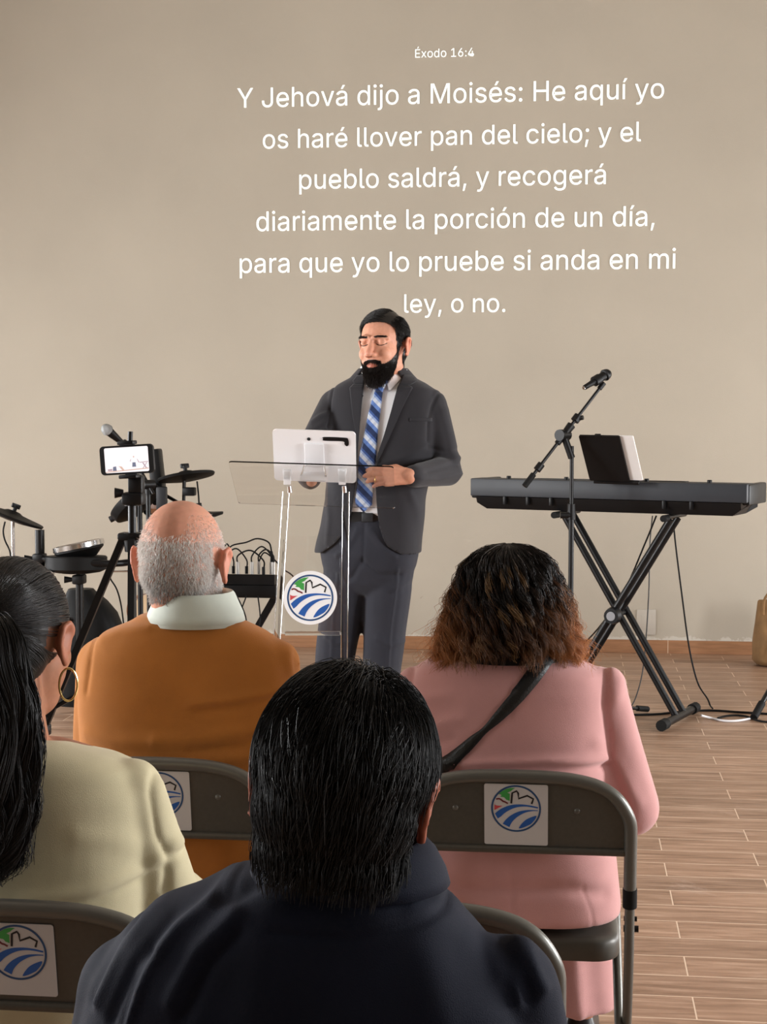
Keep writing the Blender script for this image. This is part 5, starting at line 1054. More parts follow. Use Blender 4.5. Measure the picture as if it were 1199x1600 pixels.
BO = Matrix.Translation(R_PK - bg.location)
o = obj('strap', MB().add(vs, fs, 0, BO), 'strap', bg, True, 60); md = o.modifiers.new('t', 'SOLIDIFY'); md.thickness = .003; md.offset = 1
p0 = Vector(vs[0]); top = Vector((p0.x-.005, -.03, p0.z+.040))
obj('strap', MB().tube(smooth_pts([BO @ (Vector(vs[1]) + Vector((0, -.002, .0))), BO @ top, BO @ Vector((p0.x-.01, .07, p0.z+.01)), BO @ Vector((p0.x-.03, .165, p0.z-.14)), BO @ Vector((.05, .19, .80)), Vector((.085, -.02, .12))], 4), .006, n=6), 'strap', bg)
obj('strap', MB().tube(smooth_pts([BO @ Vector(vs[-2]), BO @ Vector((-.20, -.075, .70)), BO @ Vector((-.235, .05, .69)), BO @ Vector((-.16, .18, .70)), Vector((-.085, -.02, .12))], 4), .006, n=6), 'strap', bg)
obj('body', MB().box((0, 0, .075), (.19, .08, .15), bev=.02), 'strap', bg); obj('flap', MB().box((0, .043, .10), (.17, .008, .10), bev=.003), 'strap', bg)

# --- woman with the ponytail, cream top
R_CR = CRC + Vector((-.008, .205, 0))
def cr_cr(q, rr):
    return [([q(214, 1185), q(212, 1260), q(222, 1330), q(236, 1365)], .005, -.005), ([q(236, 1350), q(238, 1378), q(234, 1420)], .008, -.007), ([q(40, 1402), q(130, 1396), q(200, 1384), q(232, 1368)], .011, .007), ([q(60, 1418), q(150, 1408), q(228, 1382)], .008, -.005),
            ([q(244, 1352), q(268, 1340), q(300, 1345)], .012, .006), ([q(246, 1366), q(275, 1365)], .007, -.005), ([q(225, 1250), q(250, 1290), q(262, 1320)], .012, .004), ([q(205, 1345), q(170, 1320), q(120, 1310)], .016, .003),
            ([q(80, 1158), q(120, 1160), q(160, 1164)], .012, .003)]
b_cr, m_cr, T_cr, g_cr, rr_cr = seated('person seen from behind in a cream top with a long black ponytail and hoop earring', R_CR,
    [(1146, -62, 100, .066), (1156, -95, 132, .085), (1168, -135, 178, .096), (1185, -172, 214, .106), (1225, -190, 232, .118), (1300, -194, 234, .125), (1400, -192, 232, .13), (1500, -195, 235, .135), (1680, -200, 240, .13)],
    head=(WY(24, 1006, R_CR.y) - R_CR, -.10, -.06, 0, 1.0), arms=[((-166, 1230, 0, .047), (-225, 1390, .04, .05), (-.08, .32, .63)), ((206, 1230, 0, .047), (258, 1395, .03, .053), (.13, .32, .63))],
    base=srgb(168, 116, 90), garment='cream', gname='top', gcreases=cr_cr, rn=.052, vox=.005, scoop=.03, ins=.026)
E_ = T_cr @ Vector((.083, -.004, -.034))
ho = obj('hoop_earring', MB().tube([E_ + Vector((.004 + .0145*math.sin(2*PI*k/36)*.8, .0145*math.sin(2*PI*k/36)*.5, -.024 + .0245*math.cos(2*PI*k/36))) for k in range(36)], .0017, n=8, closed=True), 'gold', b_cr); ho['label'] = 'gold hoop earring'
Hc = lambda c: Hloc(c, T_cr); bvc = skull(T_cr, rr_cr)
def scalp(c, n):
    h = Hc(c); ear = (np.abs(h[:, 0]) > .066) & (h[:, 2] < .046) & (h[:, 1] > -.048)
    return (h[:, 2] > -.055 + np.clip(h[:, 1]+.06, 0, 1)*.75) & (h[:, 1] < .075) & ~ear & (h[:, 2] < .14)
tie = np.array(T_cr @ Vector((0, -.108, .038)))
pts, nr = sample_faces(m_cr, scalp, 4200, 9); dist = np.linalg.norm(pts-tie, axis=1)
P = comb(bvc, pts, lambda p, n_, k: (tie-p) + rng.normal(size=p.shape)*.004, 12, dist*1.12/12, lambda k: .0025 + .0055*min(k/6, 1) + rng.random(len(pts))*.0012)
stop = np.minimum.accumulate(np.linalg.norm(P-tie, axis=2), axis=1)
for k in range(1, 12):
    near = np.linalg.norm(P[:, k-1]-tie, axis=1) < .022
    P[near, k] = P[near, k-1] + (tie + np.array([0, -.014, .0]) - P[near, k-1])*.35
P[:, 1:-1] = (P[:, :-2] + 2*P[:, 1:-1] + P[:, 2:])/4
base = np.array([.010, .009, .009]); g = rng.random((len(P), 1, 1)); Cc = base*(1 + g*1.2)*np.ones((1, 12, 1))
cv, cf = cap_faces(m_cr, scalp, .0045)
N = 7000; Kt = 26; u = np.linspace(0, 1, Kt)
path = np.array([[q.x, q.y, q.z] for q in smooth_pts([T_cr @ Vector(v) for v in ((0, -.100, .036), (.0, -.128, .048), (.008, -.150, .030), (.022, -.156, -.03), (.030, -.150, -.10), (.030, -.148, -.2), (.020, -.148, -.28), (.004, -.146, -.33))], 4)])
sI = np.linspace(0, 1, len(path)); cen = np.stack([np.interp(u, sI, path[:, i]) for i in range(3)], 1)
ra = np.interp(u, [0, .05, .14, .3, .5, .75, .92, 1], [.013, .020, .046, .070, .078, .072, .058, .040]); rb = ra*.36
th = rng.uniform(0, 2*PI, N); rd = np.sqrt(rng.random(N)); nc = 60; kc = ((th/(2*PI))*nc).astype(int) % nc; clr = np.random.default_rng(12)
amp = clr.uniform(.005, .016, nc)[kc]; fr = clr.uniform(2.5, 4.5, nc)[kc]; p0 = clr.uniform(0, 7, nc)[kc]; ln = clr.uniform(.82, 1.0, nc)[kc] + rng.normal(size=N)*.03
uu = np.clip(u[None]*ln[:, None], 0, 1); C0 = np.stack([np.interp(uu, u, cen[:, i]) for i in range(3)], 2); RA = np.interp(uu, u, ra); RB = np.interp(uu, u, rb)
wv = amp[:, None]*np.clip((uu-.25)*1.8, 0, 1.2)
X = C0[..., 0] + RA*rd[:, None]*np.cos(th)[:, None] + wv*np.sin(p0[:, None] + uu*fr[:, None]*2*PI + rng.normal(size=(N, 1))*.4); Y = C0[..., 1] + RB*rd[:, None]*np.sin(th)[:, None] + wv*.35*np.cos(p0[:, None] + uu*fr[:, None]*2*PI); Zz = C0[..., 2] + rng.normal(size=(N, 1))*.003
Pt = np.stack([X, Y, Zz], 2)
# a few loose wavy strands beside the tail
nl = 40; ul = np.linspace(0, 1, Kt); lx = .052 + rng.uniform(0, .022, nl); Pl = np.zeros((nl, Kt, 3)); b0 = np.array(T_cr @ Vector((.045, -.075, -.045)))
for i in range(nl):
    Pl[i, :, 0] = b0[0] + (lx[i]-.045)*np.sin(ul*PI*.5)*1.3 + .006*np.sin(ul*11 + i*.8)*ul + rng.normal()*.004; Pl[i, :, 1] = b0[1] - .055*np.sin(np.clip(ul*3, 0, PI/2)) + rng.normal()*.004; Pl[i, :, 2] = b0[2] - ul*rng.uniform(.12, .26)
def resamp(A, K2): v = np.linspace(0, 1, A.shape[1]); w_ = np.linspace(0, 1, K2); j = np.clip(np.searchsorted(v, w_)-1, 0, A.shape[1]-2); f = (w_-v[j])/(v[j+1]-v[j]); return A[:, j]*(1-f)[None, :, None] + A[:, j+1]*f[None, :, None]
Pall = np.concatenate([resamp(P, Kt), Pt, Pl]); g = rng.random((len(Pall), 1, 1)); Cc = base*(1 + g*1.3)*np.ones((1, Kt, 1))
link('hair', strand_mesh(Pall, .0008, .0004, Cc, 'hair', (cv, cf), base), 'sleek', b_cr, True, None)
Q = T_cr @ Vector((0, -.117, .042)); ax_ = (T_cr.to_3x3() @ Vector((0, -1, .35))).normalized(); f = frame((0, 0, 0), ax_.orthogonal(), ax_.cross(ax_.orthogonal())); f.translation = Q
obj('hair_tie', MB().tube([f @ Vector((.019*math.cos(2*PI*k/28)*(1+.08*math.cos(k*2.1)), .019*math.sin(2*PI*k/28)*(1+.08*math.cos(k*2.1)), 0)) for k in range(28)], .0085, n=8, closed=True), 'rubber', b_cr)
brows(b_cr, m_cr, T_cr, (.02, .015, .012))

# --- man in the navy shirt, closest to the viewpoint
R_NV = NVC + Vector((.0, .19, 0))
def cr_nv(q, rr):
    o = -.14
    return [([q(300, 1398), q(225, 1446), q(170, 1505), q(135, 1585)], .006, .005), ([q(320, 1408), q(250, 1458), q(200, 1520), q(165, 1600)], .006, -.005), ([q(330, 1418), q(270, 1462), q(226, 1520), q(196, 1600)], .006, .005), ([q(230, 1500), q(205, 1545), q(190, 1600)], .005, -.004), ([q(360, 1446), q(310, 1490), q(270, 1560)], .010, .005), ([q(370, 1460), q(325, 1505), q(290, 1580)], .008, -.004), ([q(180, 1480), q(150, 1530), q(118, 1590)], .005, -.004), ([q(385, 1395), q(350, 1410), q(318, 1412)], .006, .004), ([q(392, 1405), q(360, 1422), q(325, 1428)], .005, -.004),
            ([q(660, 1412), q(740, 1455), q(810, 1515), q(850, 1590)], .007, .005), ([q(640, 1420), q(730, 1470), q(795, 1535), q(825, 1600)], .006, -.005), ([q(640, 1440), q(715, 1490), q(775, 1560)], .009, .004), ([q(760, 1475), q(800, 1530), q(812, 1600)], .006, .004), ([q(420, 1460), q(540, 1470), q(680, 1462)], .004, -.003), ([q(420, 1470), q(400, 1600)], .02, .004), ([q(660, 1480), q(690, 1600)], .02, .004)]
b_nv, m_nv, T_nv, g_nv, rr_nv = seated('person seen from behind in a dark navy shirt with thick short black hair', R_NV,
    [(1342, 440, 622, .072), (1358, 400, 652, .086), (1380, 322, 682, .10), (1408, 258, 716, .11), (1440, 206, 750, .12), (1510, 152, 818, .135), (1600, 128, 850, .142), (1750, 120, 860, .145), (1950, 130, 860, .145), (2150, 140, 860, .14)],
    head=(WY(534, 1250, R_NV.y) - R_NV, .04, -.14, .13, 1.0), arms=[((204, 1550, 0, .057), (162, 1780, .05, .057), (-.14, .34, .64)), ((792, 1546, 0, .057), (826, 1790, .05, .057), (.10, .34, .64))],
    base=srgb(150, 92, 70), garment='navy', gname='shirt', gcreases=cr_nv, vox=.005, rn=.062, gamp=.0045, gfreq=22, ank_y=.33)
zc = WY(527, 1392, R_NV.y-.08)-R_NV; zt_ = WY(527, 1350, R_NV.y-.08)-R_NV
collar_strip(b_nv, 'shirt_collar', 'navy', [(zc.z-.014, .101, .088, zc.x, .0), (zc.z, .097, .085, zc.x, .0), ((zc.z+zt_.z)/2+.004, .087, .080, zc.x, .004), (zt_.z, .077, .075, zc.x, .006), (zt_.z+.002, .074, .072, zc.x, .006), (zc.z-.01, .072, .07, zc.x, .004)], .7, .005)
Hn = lambda c: Hloc(c, T_nv); bvn = skull(T_nv, rr_nv, .072, .016)
def scalp_n(c, n):
    h = Hn(c); ear = ((np.abs(h[:, 0]) > .070) & (h[:, 2] < .036) & (h[:, 1] > -.036)) | ((np.abs(h[:, 0]) > .0775) & (h[:, 2] < .044))
    return (h[:, 2] > -.068 + np.clip(h[:, 1]+.035, 0, 1)*1.5 + np.clip(np.abs(h[:, 0])-.042, 0, 1)*1.0) & (h[:, 1] < .075) & ~ear & (h[:, 2] < .14)
wh = np.array(T_nv @ Vector((.012, -.035, .125))); dn = Hrot(np.array([[0, -.25, -1.0]]), T_nv)[0]; fw = Hrot(np.array([[0, 1.0, 0]]), T_nv)[0]
pts, nr = sample_faces(m_nv, scalp_n, 7600, 11); pw_, nw_ = sample_faces(m_nv, lambda c, n_: scalp_n(c, n_) & (np.linalg.norm(c-wh, axis=1) < .05), 1300, 12); pts = np.concatenate([pts, pw_]); h = Hn(pts); n = len(pts)
sf = np.clip((np.abs(h[:, 0])-.045)/.025, 0, 1)*np.clip((.075-h[:, 2])/.05, 0, 1)
L = rng.uniform(.045, .085, n)*np.interp(h[:, 2], [-.07, -.02, .03], [.30, .55, 1])*(1 - .82*sf*(h[:, 1] > -.05)); lift = rng.uniform(.6, 1.25, n)*(1 - .8*sf*(h[:, 1] > -.05))
nk = 260; ck = rng.normal(size=(nk, 3)); cid = np.argmin(((pts[:, None, :] - pts[None, :nk, :])**2).sum(2), axis=1)
bias = ck[cid]*.22 + rng.normal(size=(n, 3))*.10
def flow_n(p, n_, k):
    d = p - wh; d = d + (np.linalg.norm(d, axis=1, keepdims=True) < .035)*bias*.25; d /= np.linalg.norm(d, axis=1, keepdims=True)+1e-6
    return d*1.0 + dn*.75 + bias
P = comb(bvn, pts, flow_n, 10, L/9, lambda k: (.003 + (.0125 + .002*(h[:, 2] > .03))*lift*min(k/4, 1)))
K2 = P.shape[1]; tt = np.linspace(0, 1, K2)[None, :, None]
grey = (rng.random(n) < .10 + .30*np.clip(-h[:, 0]/.08, 0, 1))*rng.uniform(.3, 1, n); Cc = np.array([.0085, .008, .008])[None] * (1 + rng.random((n, 1))*.8) + grey[:, None]*np.array([.045, .044, .044]); Cc = np.repeat(Cc[:, None], K2, axis=1)
cv, cf = cap_faces(m_nv, lambda c, n_: scalp_n(c, n_) | ((Hn(c)[:, 2] > -.112) & (Hn(c)[:, 2] < -.05) & (Hn(c)[:, 1] < -.03) & (np.abs(Hn(c)[:, 0]) < .074)), .0045)
link('hair', strand_mesh(P, .0007, .00025, Cc, 'hair', (cv, cf), (.007, .0065, .0065)), 'hairmat', b_nv, True, None)
brows(b_nv, m_nv, T_nv, (.02, .018, .016))
# ------------------------------------------------------------------ the speaker
M['suit'] = fabric('charcoal suit wool', srgb(43, 42, 46), .8, .25, 900, .07, .12)
M['trouser'] = fabric('charcoal trouser wool', srgb(42, 43, 51), .8, .25, 900, .07, .1)
M['shirt'] = fabric('white shirt cotton', srgb(244, 245, 247), .75, .08, 500, .02)
M['belt'] = mat('black belt', (.010, .010, .011), .35)
def tie_mat():
    m = mat('plaid tie silk', srgb(90, 120, 170), .45, spec=.4, sheen=.2)
    nt = m.node_tree; N = nt.nodes; L = nt.links; b = N['Principled BSDF']
    tc = N.new('ShaderNodeTexCoord'); sp = N.new('ShaderNodeSeparateXYZ'); L.new(tc.outputs['Object'], sp.inputs[0])
    def band(kx, kz, per, stops):
        a = N.new('ShaderNodeMath'); a.operation = 'MULTIPLY'; a.inputs[1].default_value = kx/per; L.new(sp.outputs['X'], a.inputs[0])
        c = N.new('ShaderNodeMath'); c.operation = 'MULTIPLY_ADD'; c.inputs[1].default_value = kz/per; L.new(sp.outputs['Z'], c.inputs[0]); L.new(a.outputs[0], c.inputs[2])
        f = N.new('ShaderNodeMath'); f.operation = 'FRACT'; L.new(c.outputs[0], f.inputs[0])
        r = N.new('ShaderNodeValToRGB'); r.color_ramp.interpolation = 'CONSTANT'; e = r.color_ramp.elements
        e[0].position = 0; e[0].color = (*stops[0][1], 1); e[1].position = stops[1][0]; e[1].color = (*stops[1][1], 1)
        for p, cc in stops[2:]: q = e.new(p); q.color = (*cc, 1)
        L.new(f.outputs[0], r.inputs[0]); return r
    r1 = band(-.72, .72, .058, [(0, srgb(28, 46, 86)), (.30, srgb(96, 128, 190)), (.52, srgb(206, 212, 222)), (.74, srgb(150, 172, 212)), (.86, srgb(60, 88, 148))])
    r2 = band(.72, .72, .05, [(0, (1, 1, 1)), (.4, (.72, .74, .80)), (.6, (.95, .95, .97)), (.85, (.6, .64, .74))])
    mx = N.new('ShaderNodeMix'); mx.data_type = 'RGBA'; mx.blend_type = 'MULTIPLY'; mx.inputs['Factor'].default_value = .75
    L.new(r1.outputs[0], mx.inputs[6]); L.new(r2.outputs[0], mx.inputs[7]); L.new(mx.outputs[2], b.inputs['Base Color']); return m
M['tie'] = tie_mat()
DS = 5.80; sroot = W(598, 1200, DS); sroot.z = 0
vf = -FWD*math.cos(.21) - RGT*math.sin(.21); psi = math.atan2(-vf.x, vf.y)
MS = Matrix.Translation(sroot) @ Matrix.Rotation(psi, 4, 'Z'); MSI = MS.inverted()
def LP(px, py, d=5.66): return MSI @ W(px, py, d)
RS = [(1.620, .074, .072, -.0, -.01), (1.592, .112, .085, 0, -.008), (1.568, .158, .095, 0, -.004), (1.545, .192, .103, 0, 0), (1.505, .208, .116, 0, 0), (1.42, .208, .128, 0, 0), (1.33, .200, .135, .004, .004), (1.24, .190, .136, .014, .006), (1.15, .184, .133, .026, .004), (1.05, .188, .132, .040, 0), (.99, .194, .134, .050, 0), (.950, .197, .135, .055, 0)]
T_sp = head_T(LP(599, 544, 5.74), -.24, .03, .03, 1.02)
arms_s = [(Vector((-.176, -.004, 1.488)), LP(700, 737, 5.76), LP(640, 744, 5.50)), (Vector((.176, -.004, 1.488)), LP(474, 728, 5.66), LP(486, 748, 5.53))]
legs_s = [(Vector((.125, 0, .92)), Vector((.178, .02, .53)), Vector((.205, -.015, .10))), (Vector((-.028, 0, .92)), Vector((-.002, .02, .53)), Vector((.012, -.02, .10)))]
body = MB(); add_head(body, T_sp, (0, -.015, 1.58), .066)
body.loft(shape_rings(RS[1:], .022))
dRGT, dFWD = MSI.to_3x3() @ RGT, MSI.to_3x3() @ FWD
for (S_, E_, W_) in arms_s: body.chain([S_, E_, W_], [.048, .040, .029])
HL = hand_T(arms_s[0][2], -dRGT - dFWD*.12 + Vector((0, 0, .02)), -dFWD*.96 + Vector((0, 0, .28))); add_hand(body, HL, 1, (.28, .55, .4), .98, .86, [(.018, .02, -.008), (.036, .045, -.018), (.034, .072, -.024), (.028, .094, -.026)])
HR = hand_T(arms_s[1][2], dRGT*.25 - dFWD*.05 + Vector((0, 0, .8)), dFWD); add_hand(body, HR, -1, (.2, .35, .3), .95)
for h, k, a in legs_s: body.chain([h, k, a], [.075, .052, .04]); body.rc(a, .04, a + Vector((0, .14, -.055)), .03)
me = remesh(body, .0034, 4)
creases(me, [([T_sp @ Vector((s*.017, .094, .013)), T_sp @ Vector((s*.021, .092, .011))], .008, -.0045) for s in (-1, 1)] + [([T_sp @ Vector((s*.020, .100, -.036)), T_sp @ Vector((s*.032, .092, -.055))], .006, -.002) for s in (-1, 1)])
Hh = skin_cols(me, T_sp, srgb(206, 148, 122))
spk = link('person', me, 'skin', None, True, None); spk.matrix_basis = MS
tag(spk, 'bearded person in a charcoal suit and plaid tie standing behind the clear lectern', 'person')
m_sp = me; bvs = bvh_of(me)

def trim(me, kill):
    bm = bmesh.new(); bm.from_mesh(me)
    bmesh.ops.delete(bm, geom=[f for f in bm.faces if kill(f.calc_center_median(), f.normal)], context='FACES'); return bm
EL = [(545, 568), (572, 565), (590, 563), (620, 562), (647, 560.5), (700, 557), (760, 553), (800, 546), (824, 536), (838, 528), (850, 517), (858, 506), (866, 492), (885, 480)]
ER = [(545, 628), (560, 628), (572, 627), (593, 623), (620, 616), (647, 609), (673, 602), (700, 594), (723, 588), (760, 587), (800, 589), (824, 592), (838, 597), (853, 604), (861, 616), (868, 630), (885, 640)]
def edge_fn(l): q = sorted((LP(x, y).z, LP(x, y).x) for y, x in l); zs_ = [a for a, _ in q]; xs_ = [b for _, b in q]; return lambda z: float(np.interp(z, zs_, xs_))
fl_, fr_e = edge_fn(EL), edge_fn(ER)
jk = MB(); jk.loft(shape_rings(RS))
for (S_, E_, W_), w in zip(arms_s, (.92, .9)): jk.chain([S_, E_], [.061, .052]); jk.chain([E_, E_ + (W_-E_)*w], [.052, .042])
jm = remesh(jk, .005, 18)
q = lambda *l: [LP(x, y) for x, y in zip(l[::2], l[1::2])]
crease2(jm, [(q(680, 612, 672, 635, 667, 660, 666, 690), .005, -.005), (q(507, 596, 506, 630, 507, 668), .005, -.006), (q(668, 700, 690, 706, 712, 704), .008, -.005), (q(672, 716, 695, 722, 715, 716), .010, .006), (q(680, 735, 700, 728, 716, 728), .008, -.005), (q(660, 740, 690, 748, 714, 742), .010, .005), (q(690, 640, 700, 680, 706, 715), .012, .004),
             (q(600, 725, 630, 715, 662, 700), .012, .004), (q(596, 735, 625, 733, 655, 722), .008, -.004), (q(640, 770, 650, 800, 655, 850), .012, .004), (q(500, 770, 506, 810, 503, 850), .012, .004), (q(480, 660, 494, 650, 505, 646), .009, .005), (q(482, 676, 497, 668, 506, 664), .007, -.004)])
wobble(jm, .003, 18, 8)
bvj = bvh_of(jm)
zt_, zh = 1.602, .958
bm = trim(jm, lambda c, n: c.z > zt_ or (n.z < -.6 and c.z < .985 and abs(c.x-.055) < .21) or (n.y > -.05 and c.y > .0 and fr_e(c.z) < c.x < fl_(c.z)))
for v in bm.verts:
    if v.is_boundary and v.co.y > -.02 and v.co.z > zh and v.co.z < zt_-.004:
        a_, b_ = fl_(v.co.z), fr_e(v.co.z); t_ = a_ if abs(v.co.x-a_) < abs(v.co.x-b_) else b_
        if abs(v.co.x-t_) < .012: v.co.x = t_
bm.to_mesh(jm); bm.free()
jo = link('jacket', jm, 'suit', spk, True, None); md = jo.modifiers.new('t', 'SOLIDIFY'); md.thickness = .004; md.offset = -1
def strip(name, bvh, rows, off, m, parent, nx=8, thick=.003, back=0, sub=4):
    ys = [r[0] for r in rows]; yy = np.concatenate([np.linspace(a, b, sub, endpoint=False) for a, b in zip(ys[:-1], ys[1:])] + [[ys[-1]]]); vs, fs = [], []; last = .12
    for y in yy:
        l, r = np.interp(y, ys, [q[1] for q in rows]), np.interp(y, ys, [q[2] for q in rows]); A, B = LP(l, y), LP(r, y)
        for k in range(nx+1):
            x, z = A.x + (B.x-A.x)*k/nx, A.z + (B.z-A.z)*k/nx
            hit, n_, _, _ = bvh.ray_cast(Vector((x, .6, z)), Vector((0, -1, 0)))
            if hit and hit.y > -.03: last = hit.y; vs.append((x, hit.y + off, z))
            else: vs.append((x, last + off, z))
    V = np.array(vs).reshape(len(yy), nx+1, 3)
    for _ in range(3): V[1:-1, :, 1] = (V[:-2, :, 1] + V[1:-1, :, 1] + V[2:, :, 1])/3; V[:, 1:-1, 1] = (V[:, :-2, 1] + V[:, 1:-1, 1] + V[:, 2:, 1])/3
    for i in range(len(yy)-1):
        for k in range(nx): a = i*(nx+1)+k; fs.append((a, a+1, a+nx+2, a+nx+1))
    me = MB().add([tuple(p) for p in V.reshape(-1, 3)], fs).mesh(name)
    bm = bmesh.new(); bm.from_mesh(me); bmesh.ops.recalc_face_normals(bm, faces=bm.faces[:])
    if sum(f.normal.y for f in bm.faces) < 0: bmesh.ops.reverse_faces(bm, faces=bm.faces[:])
    bm.to_mesh(me); bm.free()
    o = link(name, me, m, parent, True, 50); md = o.modifiers.new('t', 'SOLIDIFY'); md.thickness = thick; md.offset = 1; return o
strip('lapel', bvj, [(602, 620, 636), (606, 619, 643), (641, 611, 627), (679, 600.5, 611), (708, 591, 597.5), (723, 588, 589.5)], .003, 'suit', jo)
strip('lapel', bvj, [(600, 563, 545), (606, 563, 540), (647, 560.5, 547), (673, 559, 553), (692, 557.5, 556.5)], .003, 'suit', jo)
strip('jacket_collar', bvj, [(586, 624.5, 634), (590, 623.5, 641), (596, 622.5, 645.5), (601.5, 620.5, 638)], .0045, 'suit', jo, thick=.0035)
strip('jacket_collar', bvj, [(586, 564, 549), (595, 563, 543), (599, 563, 547)], .0045, 'suit', jo, thick=.0035)
collar_strip(jo, 'jacket_collar', 'suit', [(1.566, .140, .108, 0, -.006), (1.590, .116, .099, 0, -.008), (1.612, .096, .090, 0, -.010), (1.619, .090, .086, 0, -.010), (1.612, .086, .082, 0, -.010), (1.585, .088, .083, 0, -.010)], 1.5, .0035)
strip('breast_pocket', bvj, [(653, 640, 672), (658.5, 640, 672)], .001, 'suit', jo, thick=.002)
# shirt, collar and tie
shm = MB(); shm.loft(shape_rings([r for r in RS[:-3]] + [(1.03, .184, .124, .04, 0)], .013))
shm = remesh(shm, .006, 8); sho = link('shirt', shm, 'shirt', spk, True, None); bvt = bvh_of(shm)
def wing_collar(b, name, m, nx_, ny_, z0, z1, a0, b0, a1, b1, drop, thick=.0035):
    vs, fs = [], []; n = 60; gap = .34
    lev = [(0, 1), (.35, .8), (.75, .35), (1, .06), (1.02, 0), (.9, -.05), (.3, -.06)]
    for (f, o_) in lev:
        for k in range(n+1):
            t = PI/2 + gap/2 + (2*PI-gap)*k/n; fr = math.exp(-((min(abs(t-PI/2), abs(t-PI/2-2*PI))-gap/2)/.55)**2)
            a, bb = a1 + (a0-a1)*o_, b1 + (b0-b1)*o_; z = z0 + (z1-z0)*f - drop*fr*(1-f) - .016*fr
            vs.append((nx_ + a*math.cos(t), ny_ + bb*math.sin(t) + .008*fr, z))
    for i in range(len(lev)-1):
        for k in range(n): a = i*(n+1)+k; fs.append((a, a+1, a+n+2, a+n+1))
    o = obj(name, MB().add(vs, fs), m, b, True, 50); md = o.modifiers.new('t', 'SOLIDIFY'); md.thickness = thick; md.offset = 0; return o
wing_collar(spk, 'shirt_collar', 'shirt', .004, -.002, 1.585, 1.628, .090, .088, .072, .074, .040)
strip('collar_wing', bvt, [(577, 612, 627), (588, 606, 624), (597, 600, 618), (604, 602, 612), (609.5, 605, 608)], .009, 'shirt', spk, thick=.003)
strip('collar_wing', bvt, [(586, 565, 577), (594, 565, 577), (600, 566, 573), (604.5, 567, 569)], .009, 'shirt', spk, thick=.003)
ti = strip('tie', bvt, [(603, 577, 599), (611, 582, 595), (625, 578, 594), (647, 572.5, 592), (673, 568, 589.5), (713, 559, 587), (753, 556, 583), (780, 552, 581), (788, 553, 580), (800.5, 565, 567)], .004, 'tie', spk, nx=8, thick=.004)
kn = strip('tie_knot', bvt, [(593, 577, 602), (599, 578, 600), (606, 581, 597), (612, 583.5, 594)], .011, 'tie', ti, nx=6, thick=.006)
for y in (625, 660, 690, 720): h_ = LP(598-(y-625)*.09, y)
# belt and trousers
obj('belt', MB().loft([[(p[0], p[1], p[2]) for p in ring(z, .176, .119, .042, 0)] for z in (1.068, 1.106)]), 'belt', spk)
f = LP(566, 806, 5.6); obj('belt_buckle', MB().box((f.x, .1225, 1.087), (.042, .006, .032), bev=.003), 'dark_grey', spk)
tm = MB(); tm.loft(shape_rings([(1.10, .172, .116, .042, 0), (1.03, .178, .122, .045, 0), (.95, .182, .125, .049, 0), (.90, .172, .118, .050, 0), (.84, .13, .10, .05, 0), (.80, .09, .07, .05, 0)]))
for (h, k, a), r in zip(legs_s, (1, 1)): tm.chain([h, k, a + Vector((0, .0, -.02))], [.093, .073, .062]); tm.loft([ring(z, .066, .076, a.x, a.y+.01) for z in (.045, .16)])
tme = remesh(tm, .006, 20)
crease2(tme, [(q(566, 815, 566, 850, 563, 885), .005, -.003), (q(563, 875, 545, 905, 525, 915), .010, -.005), (q(566, 880, 590, 900, 620, 900), .009, -.005), (q(575, 830, 590, 850, 615, 870), .010, .005), (q(555, 830, 540, 855, 520, 870), .010, .005), (q(520, 900, 512, 970, 508, 1050), .005, .004), (q(618, 890, 606, 980, 600, 1060), .005, .004), (q(500, 930, 512, 945, 530, 948), .010, -.005), (q(640, 910, 625, 925, 606, 930), .009, -.004), (q(500, 1000, 515, 1010, 535, 1008), .010, .005), (q(585, 1000, 605, 1012, 625, 1008), .010, .005)])
wobble(tme, .004, 22, 3); link('trousers', tme, 'trouser', spk, True, None)
for h, k, a in legs_s: obj('shoe', MB().loft([[(a.x + x, a.y + .06 + y, z) for x, y in rrect(.10*f, .30*f, .046*f, 6)] for z, f in ((.003, .96), (.022, 1), (.05, .92), (.085, .62), (.10, .5))]), 'shoe', spk)
rg = HL @ Vector((-.0095, .118, -.004)); rd_ = HL.to_3x3() @ Vector((0, .96, -.28)); f = frame((0, 0, 0), rd_.orthogonal(), rd_.cross(rd_.orthogonal())); f.translation = rg
obj('ring', MB().tube([f @ Vector((.0098*math.cos(2*PI*k/20), .0098*math.sin(2*PI*k/20), 0)) for k in range(20)], .0014, n=6, closed=True), 'gold', spk)
# face hair
Hs = lambda c: Hloc(c, T_sp)
for s in (-1, 1):
    pts_ = []
    for x, z in ((.0165, .0075), (.024, .0045), (.033, .003), (.042, .005), (.0485, .010)):
        o_ = T_sp @ Vector((s*x, .2, z)); hit, n_, _, _ = bvs.ray_cast(o_, T_sp.to_3x3() @ Vector((0, -1, 0))); pts_.append(hit + n_*.0004)
    obj('eyelashes', MB().tube(smooth_pts(pts_, 4), .0013, n=6), 'black', spk)
pts, nr = sample_faces(m_sp, lambda c, n_: (np.abs(np.abs(Hs(c)[:, 0])-.030) < .019) & (np.abs(Hs(c)[:, 2]-.0335 + .10*np.abs(np.abs(Hs(c)[:, 0])-.034)) < .0030) & (Hs(c)[:, 1] > .05), 420, 5)
D = Hrot(np.array([[1, -.2, .05]]), T_sp)*np.sign(Hs(pts)[:, :1]) + nr*.3; t = np.linspace(0, 1, 4)[None, :, None]
link('eyebrows', strand_mesh(pts[:, None] + D[:, None]*.008*t, .0004, .00015, np.tile(np.array([.012, .009, .008]), (len(pts), 4, 1)), 'eyebrows'), 'hairmat', spk, True, None)
